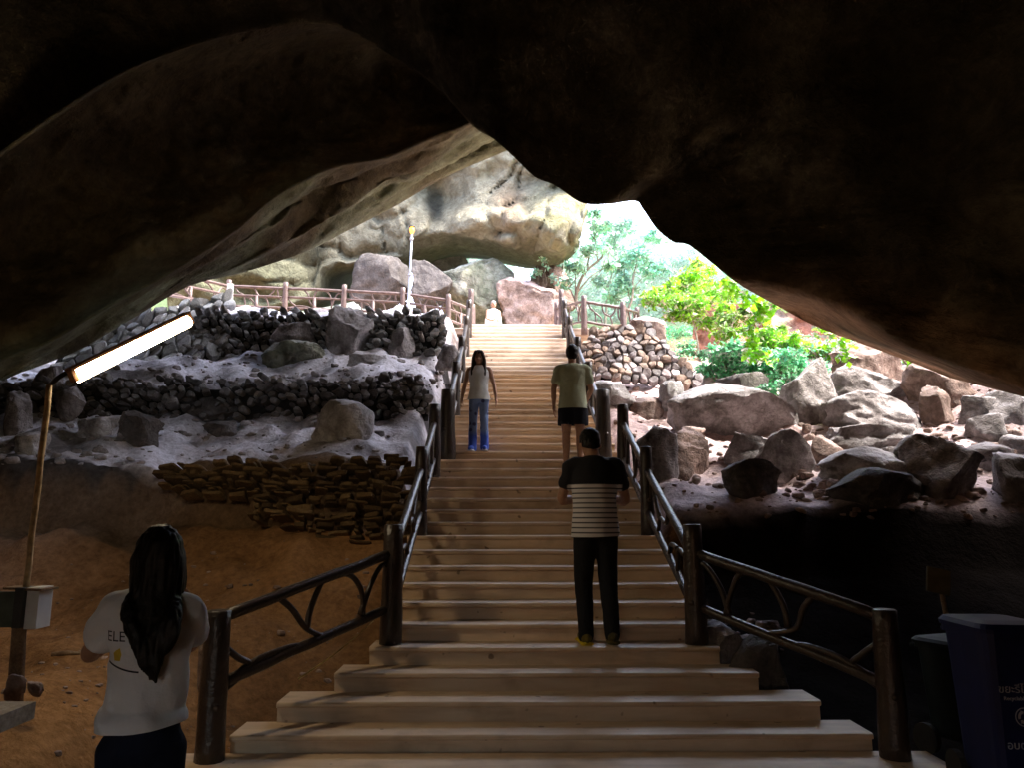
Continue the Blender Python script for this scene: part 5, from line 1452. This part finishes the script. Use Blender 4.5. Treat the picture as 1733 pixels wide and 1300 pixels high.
vcol(sh.data, [((1, 1, 1) if (v.co.z < .715*h and abs(v.co.x) < .126*h) else (0, 0, 0)) for v in sh.data.vertices])
cloth(trouser_shape(h, P, (.055, .047, .037, .033), .57, waist=1.0), 'jeans', fabric('black jeans', (.014, .015, .018)), o, .008*h, .005)
M_SOLEY = fabric('yellow sole', (.55, .40, .03))
shoe(o, h, P['ankle_l'], (-.012, .105, -.022), fabric('dark trainer', (.12, .09, .02)), M_SOLEY)
shoe(o, h, P['ankle_r'], P['toe_r'], fabric('dark trainer', (.05, .045, .02)), fabric('dim sole', (.10, .08, .03)))
cap_hair(o, hp, rot, h, M_HAIR)

# --- man in the pale green T-shirt and black shorts further up
zf = zstep(16); Y = step_y(16)+.14; pt = at(968, 583, Y); h = (pt.z-zf)
P = dict(STAND, ankle_r=(.055, -.03, .046), elbow_l=(-.150, -.012, .640), elbow_r=(.148, .02, .640), wrist_l=(-.150, .012, .500), wrist_r=(.120, .120, .560), palm_l=(1, 0, 0), palm_r=(-1, 0, 0))
o, hp, rot = figure('man in a pale green T-shirt and black shorts higher up the stairs, seen from behind', (pt.x, Y, zf), -.05, h, P)
cloth(shirt_shape(h, P, True, 1.16, .47, .60), 'shirt', fabric('pale green cotton', (.40, .43, .30), .06), o, .009*h, .006, cut=[(Vector((0, 0, .475*h)), Vector((0, 0, -1)))], seed=13)
cloth(trouser_shape(h, P, (.068, .068, .070, .06), .545, end=.62, waist=1.08), 'shorts', fabric('black shorts', (.012, .013, .02)), o, .009*h, .004, cut=[(Vector((0, 0, .345*h)), Vector((0, 0, -1)))])
for k in 'lr': shoe(o, h, P['ankle_'+k], (.012 if k == 'r' else -.012, .105, -.022), fabric('grey shoe', (.08, .08, .09)), fabric('pale sole', (.4, .4, .4)))
cap_hair(o, hp, rot, h, M_HAIR)

# --- woman coming down towards us
zf = zstep(18); Y = step_y(18)+.13; pt = at(811, 592, Y); h = (pt.z-zf)
P = dict(STAND, knee_l=(-.056, .03, .275), knee_r=(.054, .0, .275), ankle_l=(-.056, -.02, .052), ankle_r=(.054, .035, .046), elbow_l=(-.145, -.005, .655), elbow_r=(.140, -.005, .655), wrist_l=(-.168, .03, .515), wrist_r=(.160, .03, .515), palm_l=(1, 0, 0), palm_r=(-1, 0, 0), head=(0, .012, .925), tilt=.12, leg=.72, trunk=.88)
o, hp, rot = figure('woman in a white sleeveless top and blue patterned trousers coming down the stairs', (pt.x, Y, zf), math.pi-.08, h, P, male=False, voxel=.0065*h)
cloth(shirt_shape(h, P, False, 1.12, .50, 0, hw=1.06), 'top', fabric('white top', (.62, .64, .64), .05), o, .009*h, .005, cut=[(Vector((0, 0, .50*h)), Vector((0, 0, -1)))], seed=17)
pm, nt, b = nodes('patterned trousers')
tc = N(nt, 'ShaderNodeTexCoord'); vo = N(nt, 'ShaderNodeTexVoronoi'); vo.inputs['Scale'].default_value = 9; nt.links.new(tc.outputs['Object'], vo.inputs['Vector'])
r = ramp(nt, [(.20, (.03, .04, .12)), (.30, (.14, .21, .40))]); nt.links.new(vo.outputs['Distance'], r.inputs['Fac'])
sp = N(nt, 'ShaderNodeSeparateXYZ'); nt.links.new(tc.outputs['Object'], sp.inputs[0])
rz_ = ramp(nt, [(.22, (1, 1, 1)), (.30, (0, 0, 0))]); nt.links.new(sp.outputs['Z'], rz_.inputs['Fac'])
mx = N(nt, 'ShaderNodeMixRGB'); nt.links.new(rz_.outputs[0], mx.inputs['Fac']); nt.links.new(r.outputs[0], mx.inputs['Color1']); mx.inputs['Color2'].default_value = (.03, .08, .42, 1)
nt.links.new(mx.outputs[0], b.inputs['Base Color']); b.inputs['Roughness'].default_value = .85
cloth(trouser_shape(h, P, (.048, .040, .037, .040), .545, wd=.95), 'trousers', pm, o, .009*h, .005)
for k in 'lr': shoe(o, h, P['ankle_'+k], (.012 if k == 'r' else -.012, .105, -.022), fabric('blue shoe', (.04, .08, .35)), fabric('pale shoe sole', (.45, .45, .5)))
long_hair(o, hp, rot, h, M_HAIRB, .17, w=.058, back=-.030, seed=9, tip=.9)
hm = MB()
for sx in (-1, 1): limb(hm, [hp(sx*.030, .038, .055), hp(sx*.050, .030, .0), hp(sx*.056, .020, -.07), hp(sx*.060, .055, -.16), hp(sx*.055, .062, -.23)], [.014*h, .017*h, .020*h, .018*h, .006*h], 10, 4)
hl = link('hair', remesh(hm, .007*h, 1), M_HAIRB, o, local=True)

# --- person in loose white clothes at the top of the stairs
zf = TOPZ; Y = 21.3; pt = at(835, 509, Y); h = pt.z-zf
P = dict(STAND, elbow_l=(-.13, .03, .65), elbow_r=(.135, .03, .65), wrist_l=(-.07, .12, .60), wrist_r=(.07, .12, .60), hand_l=(1, .6, .2), hand_r=(-1, .6, .2), palm_l=(0, -1, 0), palm_r=(0, -1, 0))
o, hp, rot = figure('person in loose white clothes standing at the top of the stairs', (pt.x, Y, zf), math.pi+.3, h, P, voxel=.0075*h)
mb = MB(); ell(mb, [(Vector((0, 0, .08))*h, .17*h, .13*h), (Vector((0, 0, .35))*h, .165*h, .12*h), (Vector((0, 0, .62))*h, .150*h, .105*h), (Vector((0, 0, .76))*h, .125*h, .075*h), (Vector((0, 0, .82))*h, .08*h, .055*h), (Vector((0, 0, .845))*h, .042*h, .042*h)], 24)
cloth(mb, 'robe', fabric('white robe', (.80, .80, .80), .04), o, .012*h, .014, seed=21, freq=(14, 14, 2))
cap_hair(o, hp, rot, h, plain_mat('grey hair', (.35, .32, .30), .6))
# ------------------------------------------------------------------ light, camera
w = bpy.data.worlds.new('World'); S.world = w; w.use_nodes = True
nt = w.node_tree; bg = nt.nodes['Background']
sky = nt.nodes.new('ShaderNodeTexSky'); sky.sky_type = 'NISHITA'; sky.sun_disc = False
SD = Vector((.50, -.10, .86)).normalized()
sky.sun_elevation = math.asin(SD.z); sky.sun_rotation = math.atan2(SD.x, SD.y)
sky.air_density = 1.0; sky.dust_density = 4.0; sky.ozone_density = 1.0
nt.links.new(sky.outputs[0], bg.inputs[0]); bg.inputs[1].default_value = SKY
sl = bpy.data.lights.new('sun', 'SUN'); sl.energy = SUN; sl.angle = R(.53); sl.color = (1, .97, .93)
so = bpy.data.objects.new('sun', sl); COL.objects.link(so); so.rotation_euler = SD.to_track_quat('Z', 'Y').to_euler(); so.location = (5, 10, 30)
cd = bpy.data.cameras.new('camera'); cd.lens = 27.0; cd.sensor_width = 36; cd.clip_end = 2000
co = bpy.data.objects.new('camera', cd); COL.objects.link(co); co.location = CAM; co.rotation_euler = CM.to_euler(); S.camera = co
S.view_settings.view_transform = 'Standard'; S.view_settings.look = 'None'; S.view_settings.exposure = 0; S.view_settings.gamma = 1
S.cycles.use_denoising = True
S.cycles.volume_bounces = 1
hb = MB(); hb.box((6, 46.2, 14), (70, 39, 34)); hz = hb.build('haze', None, None, smooth=False); tag(hz, kind='structure')
hm_ = bpy.data.materials.new('haze'); hm_.use_nodes = True; ht = hm_.node_tree; ht.nodes.clear()
ho = ht.nodes.new('ShaderNodeOutputMaterial'); hv = ht.nodes.new('ShaderNodeVolumeScatter'); hv.inputs['Color'].default_value = (.80, 1, .92, 1); hv.inputs['Density'].default_value = .034
ht.links.new(hv.outputs[0], ho.inputs['Volume']); hz.data.materials.append(hm_)
S.cycles.max_bounces = 8; S.cycles.diffuse_bounces = 6; S.cycles.transparent_max_bounces = 8
S.cycles.sample_clamp_indirect = 8
